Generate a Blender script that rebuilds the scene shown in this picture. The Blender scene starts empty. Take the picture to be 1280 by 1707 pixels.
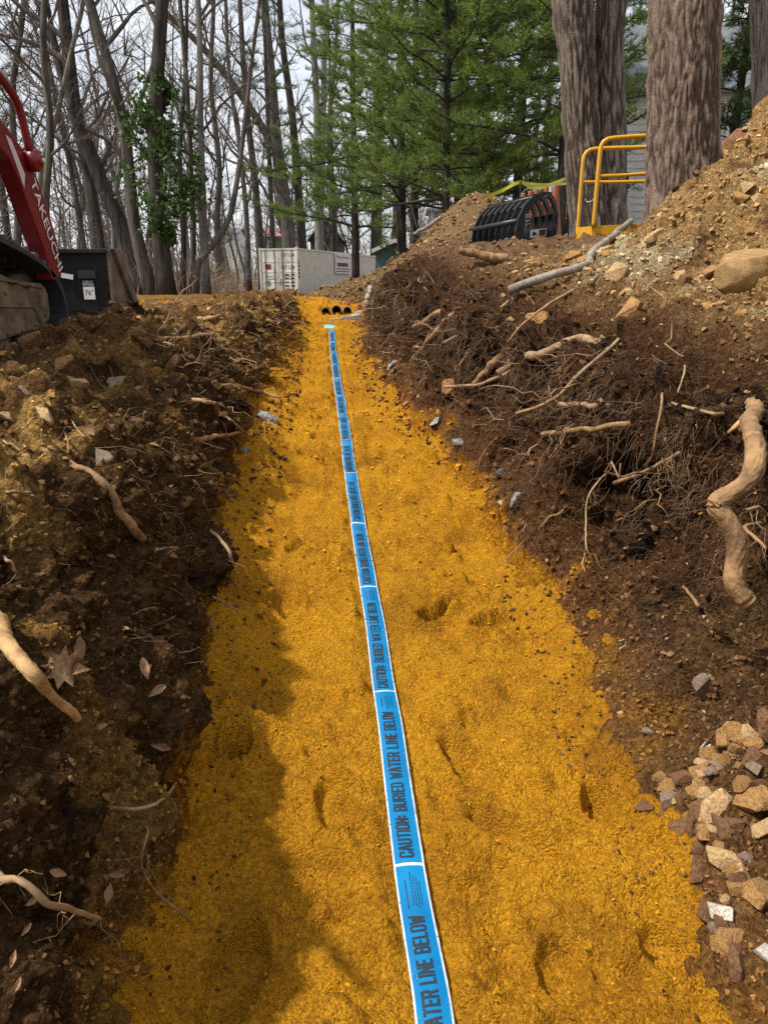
import bpy, bmesh, math, random
import numpy as np
from mathutils import Vector, Matrix
from mathutils.bvhtree import BVHTree

rng = random.Random(11)
nr = np.random.RandomState(5)
sc = bpy.context.scene
C = bpy.context.collection
R = math.radians

# ------------------------------------------------------------ camera
PITCH, FPX, ZC = R(16.8), 1240.0, 1.456
cam_d = bpy.data.cameras.new('camera')
cam = bpy.data.objects.new('camera', cam_d); C.objects.link(cam)
cam.location = (0, 0, ZC); cam.rotation_euler = (R(90) - PITCH, 0, 0)
cam_d.sensor_fit = 'HORIZONTAL'; cam_d.sensor_width = 36; cam_d.lens = FPX / 1280 * 36
cam_d.clip_start = 0.05; cam_d.clip_end = 2000
sc.camera = cam

# ------------------------------------------------------------ sky, sun, exposure
SUN_EL, SUN_AZ = R(56), R(-14)          # azimuth: from the left (-X), turned this far ahead (+Y)
sun_dir = Vector((-math.cos(SUN_EL) * math.cos(SUN_AZ), math.cos(SUN_EL) * math.sin(SUN_AZ), math.sin(SUN_EL)))
w = bpy.data.worlds.new('World'); sc.world = w; w.use_nodes = True
nt = w.node_tree; nt.nodes.clear()
wo = nt.nodes.new('ShaderNodeOutputWorld'); bg = nt.nodes.new('ShaderNodeBackground')
sky = nt.nodes.new('ShaderNodeTexSky'); sky.sky_type = 'NISHITA'; sky.sun_disc = False
sky.sun_elevation = SUN_EL; sky.sun_rotation = math.atan2(sun_dir.x, sun_dir.y)
sky.air_density = 1.0; sky.dust_density = 1.5; sky.ozone_density = 1.0
tc = nt.nodes.new('ShaderNodeTexCoord'); mp = nt.nodes.new('ShaderNodeMapping'); mp.inputs['Scale'].default_value = (1.6, 1.6, 5.0)
cn = nt.nodes.new('ShaderNodeTexNoise'); cn.inputs['Scale'].default_value = 1.7; cn.inputs['Detail'].default_value = 8; cn.inputs['Roughness'].default_value = 0.6
cr = nt.nodes.new('ShaderNodeMapRange'); cr.inputs[1].default_value = 0.34; cr.inputs[2].default_value = 0.62; cr.inputs[3].default_value = 0.35; cr.inputs[4].default_value = 0.95
mx = nt.nodes.new('ShaderNodeMixRGB'); mx.inputs[2].default_value = (8.2, 8.4, 8.7, 1)
nt.links.new(tc.outputs['Generated'], mp.inputs[0]); nt.links.new(mp.outputs[0], cn.inputs['Vector'])
nt.links.new(cn.outputs['Fac'], cr.inputs[0]); nt.links.new(cr.outputs[0], mx.inputs[0])
nt.links.new(sky.outputs[0], mx.inputs[1]); nt.links.new(mx.outputs[0], bg.inputs[0])
bg.inputs[1].default_value = 0.125
nt.links.new(bg.outputs[0], wo.inputs[0])
sun_d = bpy.data.lights.new('sun', 'SUN'); sun_d.energy = 4.5; sun_d.angle = R(2.2); sun_d.color = (1.0, 0.95, 0.86)
sun = bpy.data.objects.new('sun', sun_d); C.objects.link(sun); sun.location = (-20, 8, 25)
sun.rotation_euler = (-sun_dir).to_track_quat('-Z', 'Y').to_euler()
sc.view_settings.view_transform = 'Standard'; sc.view_settings.look = 'None'
sc.view_settings.exposure = 0.2; sc.view_settings.gamma = 1.0; sc.view_settings.use_curve_mapping = False
sc.render.engine = 'CYCLES'
sc.cycles.max_bounces = 6; sc.cycles.diffuse_bounces = 3; sc.cycles.glossy_bounces = 3; sc.cycles.transparent_max_bounces = 6
sc.cycles.use_denoising = False
sc.cycles.sample_clamp_indirect = 3.0; sc.cycles.sample_clamp_direct = 6.0

# ------------------------------------------------------------ photo pixel -> place
CP, SP = math.cos(PITCH), math.sin(PITCH)
def ray(px, py):
    u = (px - 640) / FPX; v = -(py - 853.5) / FPX
    return np.array([u, CP + v * SP, -SP + v * CP])
def P(px, py, Y):
    d = ray(px, py); return np.array([0, 0, ZC]) + d * (Y / d[1])
SLOPE = math.tan(R(5.2))
def floor_pt(px, py):
    d = ray(px, py); t = -ZC / (d[2] - SLOPE * d[1]); return np.array([0, 0, ZC]) + d * t

# ------------------------------------------------------------ numpy noise
_perm = nr.permutation(256).astype(np.int32)
_perm = np.concatenate([_perm, _perm, _perm])
_g = nr.normal(size=(256, 3)).astype(np.float32); _g /= np.linalg.norm(_g, axis=1)[:, None]
def gn(p, scale, seed=0):
    """gradient noise, about -0.7..0.7; scale = feature size"""
    p = np.asarray(p, np.float32) / scale + np.float32(seed * 17.31 + 100.5)
    i = np.floor(p).astype(np.int32); f = p - i
    u = f * f * f * (f * (f * 6 - 15) + 10)
    i &= 255
    out = 0
    for dx in (0, 1):
        a = _perm[i[..., 0] + dx]; wx = u[..., 0] if dx else 1 - u[..., 0]
        for dy in (0, 1):
            b = _perm[a + ((i[..., 1] + dy) & 255)]; wy = u[..., 1] if dy else 1 - u[..., 1]
            for dz in (0, 1):
                h = _perm[b + ((i[..., 2] + dz) & 255)]; wz = u[..., 2] if dz else 1 - u[..., 2]
                g = _g[h]
                out = out + wx * wy * wz * (g[..., 0] * (f[..., 0] - dx) + g[..., 1] * (f[..., 1] - dy) + g[..., 2] * (f[..., 2] - dz))
    return out
def sstep(a, b, x):
    t = np.clip((x - a) / (b - a), 0, 1); return t * t * (3 - 2 * t)
def herm(xs, ys, x):
    """smooth interpolation of ys (n, ...) at knots xs"""
    xs = np.asarray(xs, float); ys = np.asarray(ys, float); x = np.clip(x, xs[0], xs[-1])
    d = np.diff(ys, axis=0) / np.diff(xs).reshape(-1, *([1] * (ys.ndim - 1)))
    m = np.zeros_like(ys); m[0] = d[0]; m[-1] = d[-1]
    m[1:-1] = np.where(d[:-1] * d[1:] > 0, 2 * d[:-1] * d[1:] / (d[:-1] + d[1:] + 1e-12), 0)
    k = np.clip(np.searchsorted(xs, x, side='right') - 1, 0, len(xs) - 2)
    h = (xs[k + 1] - xs[k]); t = (x - xs[k]) / h
    sh = (-1,) + (1,) * (ys.ndim - 1); t = t.reshape(sh); h = h.reshape(sh)
    return (2*t**3 - 3*t**2 + 1) * ys[k] + (t**3 - 2*t**2 + t) * h * m[k] + (-2*t**3 + 3*t**2) * ys[k + 1] + (t**3 - t**2) * h * m[k + 1]

# ------------------------------------------------------------ materials
def node_mat(name):
    m = bpy.data.materials.new(name); m.use_nodes = True
    t = m.node_tree; b = t.nodes['Principled BSDF']
    return m, t, b
def N(t, kind, **kw):
    n = t.nodes.new('ShaderNode' + kind)
    for k, v in kw.items():
        if k in n.inputs: n.inputs[k].default_value = v
        else: setattr(n, k, v)
    return n
def noise_node(t, scale, detail=6, rough=0.6, coord='Object', stretch=None):
    c = N(t, 'TexCoord'); n = N(t, 'TexNoise', Scale=scale, Detail=detail, Roughness=rough)
    if stretch:
        mpn = N(t, 'Mapping'); mpn.inputs['Scale'].default_value = stretch
        t.links.new(c.outputs[coord], mpn.inputs[0]); t.links.new(mpn.outputs[0], n.inputs['Vector'])
    else: t.links.new(c.outputs[coord], n.inputs['Vector'])
    return n
def ramp(t, fac, stops):
    r = N(t, 'ValToRGB'); e = r.color_ramp.elements
    while len(e) < len(stops): e.new(0.5)
    for x, (pos, col) in zip(e, stops): x.position = pos; x.color = (*col, 1)
    t.links.new(fac, r.inputs[0]); return r
def bump(t, b, h, strength=0.4, dist=0.01):
    n = N(t, 'Bump', Strength=strength, Distance=dist); t.links.new(h, n.inputs['Height']); t.links.new(n.outputs[0], b.inputs['Normal']); return n

def simple(name, c1, c2=None, scale=8, rough=0.7, bs=0.0, bd=0.01, bscale=None, metal=0, spec=0.5, stretch=None, lo=0.35, hi=0.65):
    m, t, b = node_mat(name)
    c2 = c2 or tuple(x * 0.8 for x in c1)
    n = noise_node(t, scale, stretch=stretch)
    r = ramp(t, n.outputs['Fac'], [(lo, c1), (hi, c2)])
    t.links.new(r.outputs[0], b.inputs['Base Color'])
    b.inputs['Roughness'].default_value = rough; b.inputs['Metallic'].default_value = metal
    b.inputs['Specular IOR Level'].default_value = spec
    if bs:
        n2 = noise_node(t, bscale or scale * 4, stretch=stretch); bump(t, b, n2.outputs['Fac'], bs, bd)
    return m
def attr_mat(name, var=0.5, nscale=60, bs=0.6, bd=0.006, rough=0.95, spec=0.15, grain=0, gvar=.25, gd=.5):
    """surface whose own colour is carried per vertex; grain and relief from noise"""
    m, t, b = node_mat(name)
    a = N(t, 'Attribute', attribute_name='Col')
    n = noise_node(t, nscale, 10, 0.72); n3 = noise_node(t, nscale * 3, 3, 0.6)
    mr = N(t, 'MapRange'); mr.inputs[1].default_value = 0.3; mr.inputs[2].default_value = 0.7; mr.inputs[3].default_value = 1 - var; mr.inputs[4].default_value = 1 + var
    t.links.new(n.outputs['Fac'], mr.inputs[0])
    mr2 = N(t, 'MapRange'); mr2.inputs[1].default_value = 0.3; mr2.inputs[2].default_value = 0.7; mr2.inputs[3].default_value = 1 - var * .6; mr2.inputs[4].default_value = 1 + var * .6
    t.links.new(n3.outputs['Fac'], mr2.inputs[0])
    mu = N(t, 'Math', operation='MULTIPLY'); t.links.new(mr.outputs[0], mu.inputs[0]); t.links.new(mr2.outputs[0], mu.inputs[1])
    vm = N(t, 'VectorMath', operation='SCALE'); t.links.new(a.outputs['Color'], vm.inputs[0]); t.links.new(mu.outputs[0], vm.inputs['Scale'])
    if grain:        # crumbs: each grain its own tone and its own rounded bump
        cd = N(t, 'TexCoord'); vo = N(t, 'TexVoronoi', Scale=grain); t.links.new(cd.outputs['Object'], vo.inputs['Vector'])
        sx = N(t, 'SeparateColor'); t.links.new(vo.outputs['Color'], sx.inputs[0])
        mg = N(t, 'MapRange'); mg.inputs[3].default_value = 1 - gvar; mg.inputs[4].default_value = 1 + gvar; t.links.new(sx.outputs[0], mg.inputs[0])
        vm2 = N(t, 'VectorMath', operation='SCALE'); t.links.new(vm.outputs[0], vm2.inputs[0]); t.links.new(mg.outputs[0], vm2.inputs['Scale']); vm = vm2
    t.links.new(vm.outputs[0], b.inputs['Base Color'])
    b.inputs['Roughness'].default_value = rough; b.inputs['Specular IOR Level'].default_value = spec
    ad = N(t, 'Math', operation='ADD'); t.links.new(n.outputs['Fac'], ad.inputs[0]); t.links.new(n3.outputs['Fac'], ad.inputs[1])
    if grain:
        mm = N(t, 'Math', operation='MULTIPLY_ADD'); mm.inputs[1].default_value = -gd; t.links.new(vo.outputs['Distance'], mm.inputs[0]); t.links.new(ad.outputs[0], mm.inputs[2]); ad = mm
    bump(t, b, ad.outputs[0], bs, bd)
    return m

M = {}
M['soil'] = attr_mat('soil', 0.55, 40, 1.0, 0.034, spec=0.05, grain=70, gvar=.35, gd=.45)
M['sand'] = attr_mat('yellow_sand', 0.30, 80, 1.0, 0.014, spec=.05, grain=150, gvar=.26, gd=.75)
M['clod'] = attr_mat('soil_clod', 0.4, 60, 0.7, 0.006)
M['rock_tan'] = simple('stone_tan', (.46, .25, .08), (.20, .095, .03), 16, .9, .7, .012, 30)
M['rock_pale'] = simple('stone_pale', (.58, .40, .19), (.27, .15, .06), 16, .85, .6, .01, 35)
M['rock_brown'] = simple('stone_brown', (.25, .12, .045), (.10, .047, .02), 16, .9, .7, .012, 30)
M['rock_grey'] = simple('stone_grey', (.28, .195, .135), (.14, .092, .06), 12, .85, .6, .008, 40)
M['rock_white'] = simple('stone_white', (.60, .57, .50), (.30, .24, .17), 18, .7, .5, .006, 40)
M['rock_blue'] = simple('stone_blue_grey', (.42, .42, .42), (.07, .06, .05), 14, .75, .7, .01, 30, lo=.42, hi=.58)
M['root'] = simple('root_bark', (.38, .22, .092), (.14, .072, .032), 16, .85, .9, .008, 60)
M['root_thin'] = simple('root_thin_bark', (.40, .26, .13), (.17, .10, .05), 9, .85)
M['root_hair'] = simple('root_hair_bark', (.27, .16, .08), (.10, .055, .028), 5, .9)
M['root_raw'] = simple('root_raw_wood', (.52, .32, .13), (.27, .145, .05), 30, .75, .5, .004, 60)
M['root_dark'] = simple('root_dark_bark', (.15, .085, .045), (.07, .04, .02), 6, .9)
M['log_grey'] = simple('log_grey_bark', (.36, .31, .25), (.13, .10, .075), 14, .9, .6, .01, 30)
M['leaf_dead'] = simple('dead_leaf', (.36, .21, .11), (.19, .105, .05), 14, .8, .3, .003, 60)
def bark(name, c1, c2, sc_=5.0, bs=.9, bd=.03):
    return simple(name, c1, c2, sc_, .95, bs, bd, sc_ * 2.2, stretch=(1, 1, .16), spec=.1, lo=.38, hi=.62)
M['bark_grey'] = bark('bark_grey', (.145, .128, .110), (.062, .053, .045), 9)
M['bark_dark'] = bark('bark_dark', (.080, .069, .060), (.034, .029, .025), 9)
M['bark_pale'] = bark('bark_pale', (.26, .245, .22), (.13, .12, .105), 9)
M['bark_oak'] = bark('bark_oak', (.25, .175, .13), (.12, .08, .058), 14, .6, .012)
M['bark_maple'] = bark('bark_maple', (.25, .20, .155), (.10, .075, .055), 9, .8, .02)
M['twig'] = simple('twig_bark', (.16, .135, .115), (.085, .071, .06), .6, .95, spec=.1)
M['twig_far'] = simple('far_twig_bark', (.18, .152, .132), (.11, .092, .08), .3, .95, spec=.1)
def leafy(name, c1, c2, scale, trans=.35):
    m, t, b = node_mat(name)
    n = noise_node(t, scale, 4, .6); r = ramp(t, n.outputs['Fac'], [(.35, c1), (.65, c2)])
    t.links.new(r.outputs[0], b.inputs['Base Color']); b.inputs['Roughness'].default_value = .6; b.inputs['Specular IOR Level'].default_value = .3
    tr = N(t, 'BsdfTranslucent'); t.links.new(r.outputs[0], tr.inputs[0]); ms = N(t, 'MixShader'); ms.inputs[0].default_value = trans
    t.links.new(b.outputs[0], ms.inputs[1]); t.links.new(tr.outputs[0], ms.inputs[2]); t.links.new(ms.outputs[0], t.nodes['Material Output'].inputs[0])
    return m
M['needle'] = leafy('pine_needles', (.23, .31, .065), (.11, .18, .045), .7, .5)
M['needle_dark'] = leafy('pine_needles_dark', (.13, .19, .06), (.08, .13, .045), .9, .45)
M['ivy'] = leafy('ivy_leaves', (.085, .15, .035), (.04, .08, .022), 3)
M['brush'] = simple('dry_brush', (.30, .22, .15), (.17, .11, .075), .8, .95)

# ------------------------------------------------------------ objects
def tag(o, label=None, cat=None, group=None, kind=None):
    if label: o['label'] = label
    if cat: o['category'] = cat
    if group: o['group'] = group
    if kind: o['kind'] = kind
    return o
def thing(name, label, cat, loc, group=None):
    o = bpy.data.objects.new(name, None); C.objects.link(o); o.location = Vector(loc); o.empty_display_size = .1
    return tag(o, label, cat, group)
def wloc(o):
    v = Vector((0, 0, 0))
    while o: v += o.location; o = o.parent
    return v
def np_mesh(name, V, F, cols=None, smooth=True):
    """V (n,3), F (m,3|4) arrays"""
    V = np.asarray(V, np.float32); F = np.asarray(F, np.int32); k = F.shape[1]
    me = bpy.data.meshes.new(name)
    me.vertices.add(len(V)); me.vertices.foreach_set('co', V.ravel())
    me.loops.add(F.size); me.loops.foreach_set('vertex_index', F.ravel())
    me.polygons.add(len(F)); me.polygons.foreach_set('loop_start', np.arange(0, F.size, k, dtype=np.int32))
    if smooth: me.polygons.foreach_set('use_smooth', np.ones(len(F), bool))
    else: me.polygons.foreach_set('use_smooth', np.zeros(len(F), bool))
    me.update(calc_edges=True)
    if cols is not None:
        a = me.attributes.new('Col', 'FLOAT_COLOR', 'POINT')
        a.data.foreach_set('color', np.concatenate([cols, np.ones((len(cols), 1))], 1).astype(np.float32).ravel())
    return me
def link(name, me, mat, parent=None, loc=None):
    o = bpy.data.objects.new(name, me); C.objects.link(o)
    if mat is not None and not me.materials: me.materials.append(mat)
    if parent: o.parent = parent
    if loc is not None: o.location = Vector(loc)
    return o
class MB:
    """collects shapes in world coordinates; build() links them as one mesh object"""
    def __init__(s): s.V = []; s.F = []; s.n = 0
    def add(s, v, f):
        v = np.asarray(v, float); s.V.append(v); s.F += [tuple(int(i) + s.n for i in q) for q in f]; s.n += len(v); return s
    def tube(s, path, radii, sides=6, caps=True, ref=None):
        p = np.asarray(path, float); n = len(p); r = np.broadcast_to(np.asarray(radii, float), (n,))
        t = np.gradient(p, axis=0); t /= np.linalg.norm(t, axis=1)[:, None] + 1e-9
        if ref is None:
            ref = np.zeros(3); ref[np.argmin(np.abs(t).mean(0))] = 1.0
        nn = np.cross(t, ref); nn /= np.linalg.norm(nn, axis=1)[:, None] + 1e-9
        bb = np.cross(t, nn)
        a = np.arange(sides) * 2 * math.pi / sides
        v = p[:, None] + r[:, None, None] * (np.cos(a)[None, :, None] * nn[:, None] + np.sin(a)[None, :, None] * bb[:, None])
        f = []
        for i in range(n - 1):
            for j in range(sides):
                k = (j + 1) % sides
                f.append((i * sides + j, (i + 1) * sides + j, (i + 1) * sides + k, i * sides + k))
        if caps: f.append(tuple(range(sides))); f.append(tuple(range(n * sides - 1, (n - 1) * sides - 1, -1)))
        return s.add(v.reshape(-1, 3), f)
    def box(s, c, size, rot=None):
        x, y, z = [k / 2 for k in size]
        v = np.array([(a * x, b * y, d * z) for a in (-1, 1) for b in (-1, 1) for d in (-1, 1)])
        if rot is not None: v = v @ np.array(rot).T
        return s.add(v + np.asarray(c, float), [(0, 1, 3, 2), (4, 6, 7, 5), (0, 4, 5, 1), (2, 3, 7, 6), (0, 2, 6, 4), (1, 5, 7, 3)])
    def prism(s, poly, d):
        """closed planar polygon (n,3) extruded by vector d"""
        a = np.asarray(poly, float); n = len(a); v = np.concatenate([a, a + np.asarray(d, float)])
        f = [tuple(range(n - 1, -1, -1)), tuple(range(n, 2 * n))] + [(i, (i + 1) % n, n + (i + 1) % n, n + i) for i in range(n)]
        return s.add(v, f)
    def lathe(s, base, prof, sides=20, axis=(0, 0, 1)):
        ax = Vector(axis).normalized(); q = np.array(ax.to_track_quat('Z', 'Y').to_matrix())
        a = np.arange(sides) * 2 * math.pi / sides; n = len(prof)
        v = np.array([[(r * math.cos(k), r * math.sin(k), z) for k in a] for r, z in prof]).reshape(-1, 3) @ q.T + np.asarray(base, float)
        f = []
        for i in range(n - 1):
            for j in range(sides):
                k = (j + 1) % sides; f.append((i * sides + j, i * sides + k, (i + 1) * sides + k, (i + 1) * sides + j))
        f.append(tuple(range(sides - 1, -1, -1))); f.append(tuple(range((n - 1) * sides, n * sides)))
        return s.add(v, f)
    def build(s, name, mat, parent=None, smooth=False, bevel=0, fix=True):
        v = np.concatenate(s.V) - np.array(wloc(parent)) if parent else np.concatenate(s.V)
        me = bpy.data.meshes.new(name); me.from_pydata(v.tolist(), [], s.F); me.update()
        if fix or bevel:
            bm = bmesh.new(); bm.from_mesh(me)
            bmesh.ops.recalc_face_normals(bm, faces=bm.faces)
            if bevel: bmesh.ops.bevel(bm, geom=[e for e in bm.edges if e.calc_face_angle(0) > .5], offset=bevel, segments=2, affect='EDGES', profile=.6)
            bm.to_mesh(me); bm.free()
        if smooth: me.shade_smooth()
        return link(name, me, mat, parent)
def copy_tree(o, parent=None):
    c = o.copy(); C.objects.link(c); c.parent = parent
    for ch in list(o.children): copy_tree(ch, c)
    return c
def solo(mb, name, mat, label, cat, group=None, smooth=False, bevel=0, fix=True):
    """a thing that is one mesh: its origin at its base"""
    v = np.concatenate(mb.V); o0 = np.array([v[:, 0].mean(), v[:, 1].mean(), v[:, 2].min()])
    mb.V = [v - o0]
    o = mb.build(name, mat, None, smooth, bevel, fix); o.location = Vector(o0)
    return tag(o, label, cat, group)

# ------------------------------------------------------------ the ground: sand bed, two banks, forest floor
rows_near = np.linspace(-2.5, .55, 24)[:-1]
def rows(n, y1): return np.concatenate([rows_near, np.geomspace(.55, y1, n)])
tape_px = [(722, 1690), (684, 1440), (642, 1150), (614, 978), (598, 882), (565, 650), (553, 552)]
tp = np.array([floor_pt(*q) for q in tape_px])
tpY = np.concatenate([[-2.5], tp[:, 1], [14.5]]); tpX = np.concatenate([[tp[0, 0] + .12], tp[:, 0], [-.95]])
def tape_x(Y): return herm(tpY, tpX, np.asarray(Y, float))
eL = np.array([floor_pt(*q)[:2] for q in [(250, 1700), (300, 1400), (375, 1200), (390, 1000), (400, 900), (440, 750), (470, 650), (490, 580), (495, 545)]])
eR = np.array([floor_pt(*q)[:2] for q in [(1240, 1690), (1160, 1550), (1050, 1330), (985, 1150), (900, 1030), (880, 900), (800, 800), (700, 720), (640, 650), (610, 590), (605, 545)]])
def edgeL(Y): return herm(np.concatenate([[-2.5], eL[:, 1], [14.5]]), np.concatenate([[-.42], eL[:, 0], [-1.75]]), Y)
def edgeR(Y): return herm(np.concatenate([[-2.5], eR[:, 1], [14.5]]), np.concatenate([[.72], eR[:, 0], [-.1]]), Y)
def floor_z(Y): return SLOPE * Y - .02 * sstep(11, 13, Y)

def smooth_sand(x, y):
    """large shapes of the sand bed"""
    z = floor_z(y)
    p = np.stack([x, y, np.zeros_like(x)], -1)
    z = z + .040 * gn(p, .75, 1) + .036 * gn(p, .3, 2)
    tx = tape_x(np.ravel(y)).reshape(np.shape(y))
    l = edgeL(np.ravel(y)).reshape(np.shape(y)); r = edgeR(np.ravel(y)).reshape(np.shape(y))
    z = z + .10 * sstep(l + .22, l - .1, x) + .07 * sstep(r - .15, r + .12, x)          # sand drawn up against both walls
    p2 = np.stack([x * .35, y, np.zeros_like(x)], -1)
    z = z + .035 * gn(p2, .45, 3) * sstep(3.5, 6, y)                                   # rake ripples across the far part
    z = z + .16 * np.exp(-(((x + 1.15) / .5) ** 2 + ((y - 12.6) / .8) ** 2))           # heap round the pipe ends
    z = z - .5 * sstep(12.9, 13.5, y)
    return z
def footprints(x, y):
    """pressed hollows: (px, py, length, width, turn, depth)"""
    d = np.zeros_like(x); sm = np.zeros_like(x)
    for px, py, L, W, a, dep in [(735, 1020, .17, .065, -50, .034), (775, 1275, .12, .05, 35, .024), (850, 1390, .16, .05, 48, .026), (1000, 1350, .10, .045, 8, .04),
                                 (395, 1275, .06, .05, 0, .055), (395, 1640, .14, .055, -8, .022), (455, 905, .12, .06, 80, .03), (510, 925, .12, .05, 60, .03), (745, 915, .05, .05, 0, -.02),
                                 (560, 1345, .10, .06, 10, .014), (940, 1620, .09, .05, 0, .02), (480, 1010, .12, .06, 20, .025), (505, 700, .13, .1, 70, .03), (548, 732, .14, .1, 100, .028), (690, 760, .12, .08, 90, .025),
                                 (1110, 1590, .07, .05, 30, .02), (700, 600, .2, .1, 90, .03), (530, 760, .15, .08, 90, .035), (820, 1045, .12, .05, -60, .02)]:
        q = floor_pt(px, py); c, s = math.cos(R(a)), math.sin(R(a))
        W, L, dep = W * .85, L * .85, dep * 1.5
        pq = np.stack([x, y, x * 0 + px], -1); jx = .03 * gn(pq, .11, 14) + .006 * gn(pq, .03, 16); jy = .03 * gn(pq, .11, 15) + .006 * gn(pq, .03, 17)
        u = ((x + jx - q[0]) * c + (y + jy - q[1]) * s) / W; v = (-(x + jx - q[0]) * s + (y + jy - q[1]) * c) / L
        rr = (np.abs(u) ** 2.6 + np.abs(v) ** 2.6)
        k = sstep(1.25, .55, rr)
        d -= dep * k; sm = np.maximum(sm, k * (dep > .012))
        d += .4 * dep * np.exp(-((rr - 1.5) / .5) ** 2)
    return d, sm
Ys = rows(650, 13.6)
nc = 225
uu = np.linspace(0, 1, nc)
SX = (edgeL(Ys) - .35)[:, None] + (edgeR(Ys) - edgeL(Ys) + .7)[:, None] * uu[None]
SY = np.repeat(Ys[:, None], nc, 1)
SZ = smooth_sand(SX, SY)
ft, fsm = footprints(SX, SY)
tdist = np.abs(SX - tape_x(Ys)[:, None])
near_tape = sstep(.085, .035, tdist)
p = np.stack([SX, SY, SZ], -1)
patch = sstep(-.1, .25, gn(p, .5, 9))                       # smooth-trodden against crumbly patches
rough = (1 - .85 * fsm) * (1 - .45 * patch)
micro = .034 * np.abs(gn(p, .085, 4)) + .024 * np.abs(gn(p, .036, 5)) + .016 * gn(p, .018, 6) + .008 * gn(p, .009, 7)
big = .045 * gn(p, .16, 8) + .14 * np.maximum(gn(p, .11, 10) - .2, 0) - .09 * np.maximum(gn(p, .2, 18) - .22, 0)
SZ = SZ + (ft + big) * (1 - near_tape) + micro * rough * (1 - .5 * near_tape) - .010 * near_tape
cA = np.array([.60, .278, .017]); cB = np.array([.46, .20, .014]); cD = np.array([.20, .082, .012])
mixv = np.clip(.5 + 1.3 * gn(p, .4, 11) + 1.1 * gn(p, .07, 12) + .6 * gn(p, .025, 19) - .35 * patch, 0, 1)[..., None]
SC = cA * (1 - mixv) + cB * mixv
dk = (sstep(.12, .45, gn(p, .26, 13) + .4 * gn(p, .06, 24)) * .42)[..., None]; SC = SC * (1 - dk) + cD * dk
def grid_faces(r, c, flip=False):
    i = np.arange(r - 1)[:, None] * c + np.arange(c - 1)[None]
    f = np.stack([i, i + 1, i + 1 + c, i + c], -1).reshape(-1, 4)
    return f[:, ::-1] if flip else f
sandV = np.stack([SX, SY, SZ], -1).reshape(-1, 3)
sand = link('sand_bed', np_mesh('sand_bed', sandV, grid_faces(len(Ys), nc), SC.reshape(-1, 3)), M['sand'])
tag(sand, 'raked yellow sand covering the trench floor', kind='structure')

# control profiles, from the trench floor outwards, at stations along the trench
LST = [(-2.5, [(-.40, -.2), (-.50, .35), (-.72, .78), (-1.3, 1.0), (-2.2, 1.02), (-9, 1.0)]),
       (.5, [(-.38, .04), (-.50, .42), (-.74, .82), (-1.3, 1.02), (-2.2, 1.02), (-9, 1.0)]),
       (1.1, [(-.41, .10), (-.54, .50), (-.76, .90), (-1.32, 1.05), (-2.2, 1.02), (-9, 1.0)]),
       (2.0, [(-.50, .17), (-.64, .60), (-.84, .98), (-1.42, 1.10), (-2.3, 1.02), (-9, 1.0)]),
       (2.8, [(-.62, .24), (-.74, .62), (-.98, .96), (-1.55, 1.09), (-2.4, 1.02), (-9, 1.0)]),
       (3.5, [(-.72, .30), (-.85, .66), (-1.12, .96), (-1.68, 1.09), (-2.5, 1.02), (-9, 1.02)]),
       (4.5, [(-.80, .40), (-.94, .76), (-1.2, 1.10), (-1.66, 1.29), (-2.3, 1.08), (-9, 1.06)]),
       (6.0, [(-.88, .54), (-1.04, .84), (-1.3, 1.12), (-1.8, 1.22), (-2.5, 1.15), (-9, 1.12)]),
       (9.0, [(-1.06, .80), (-1.12, 1.0), (-1.25, 1.25), (-1.6, 1.33), (-2.6, 1.25), (-9, 1.22)]),
       (11.0, [(-1.22, .98), (-1.26, 1.12), (-1.42, 1.29), (-1.8, 1.33), (-2.6, 1.28), (-9, 1.25)]),
       (13.0, [(-1.55, 1.14), (-1.6, 1.22), (-1.75, 1.31), (-2.0, 1.34), (-2.7, 1.30), (-9, 1.27)]),
       (15.0, [(-1.75, 1.25), (-1.85, 1.3), (-1.95, 1.34), (-2.2, 1.35), (-3, 1.31), (-9, 1.28)]),
       (19.0, [(-1.75, 1.2), (-1.85, 1.22), (-1.95, 1.25), (-2.2, 1.26), (-3, 1.26), (-9, 1.22)])]
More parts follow.
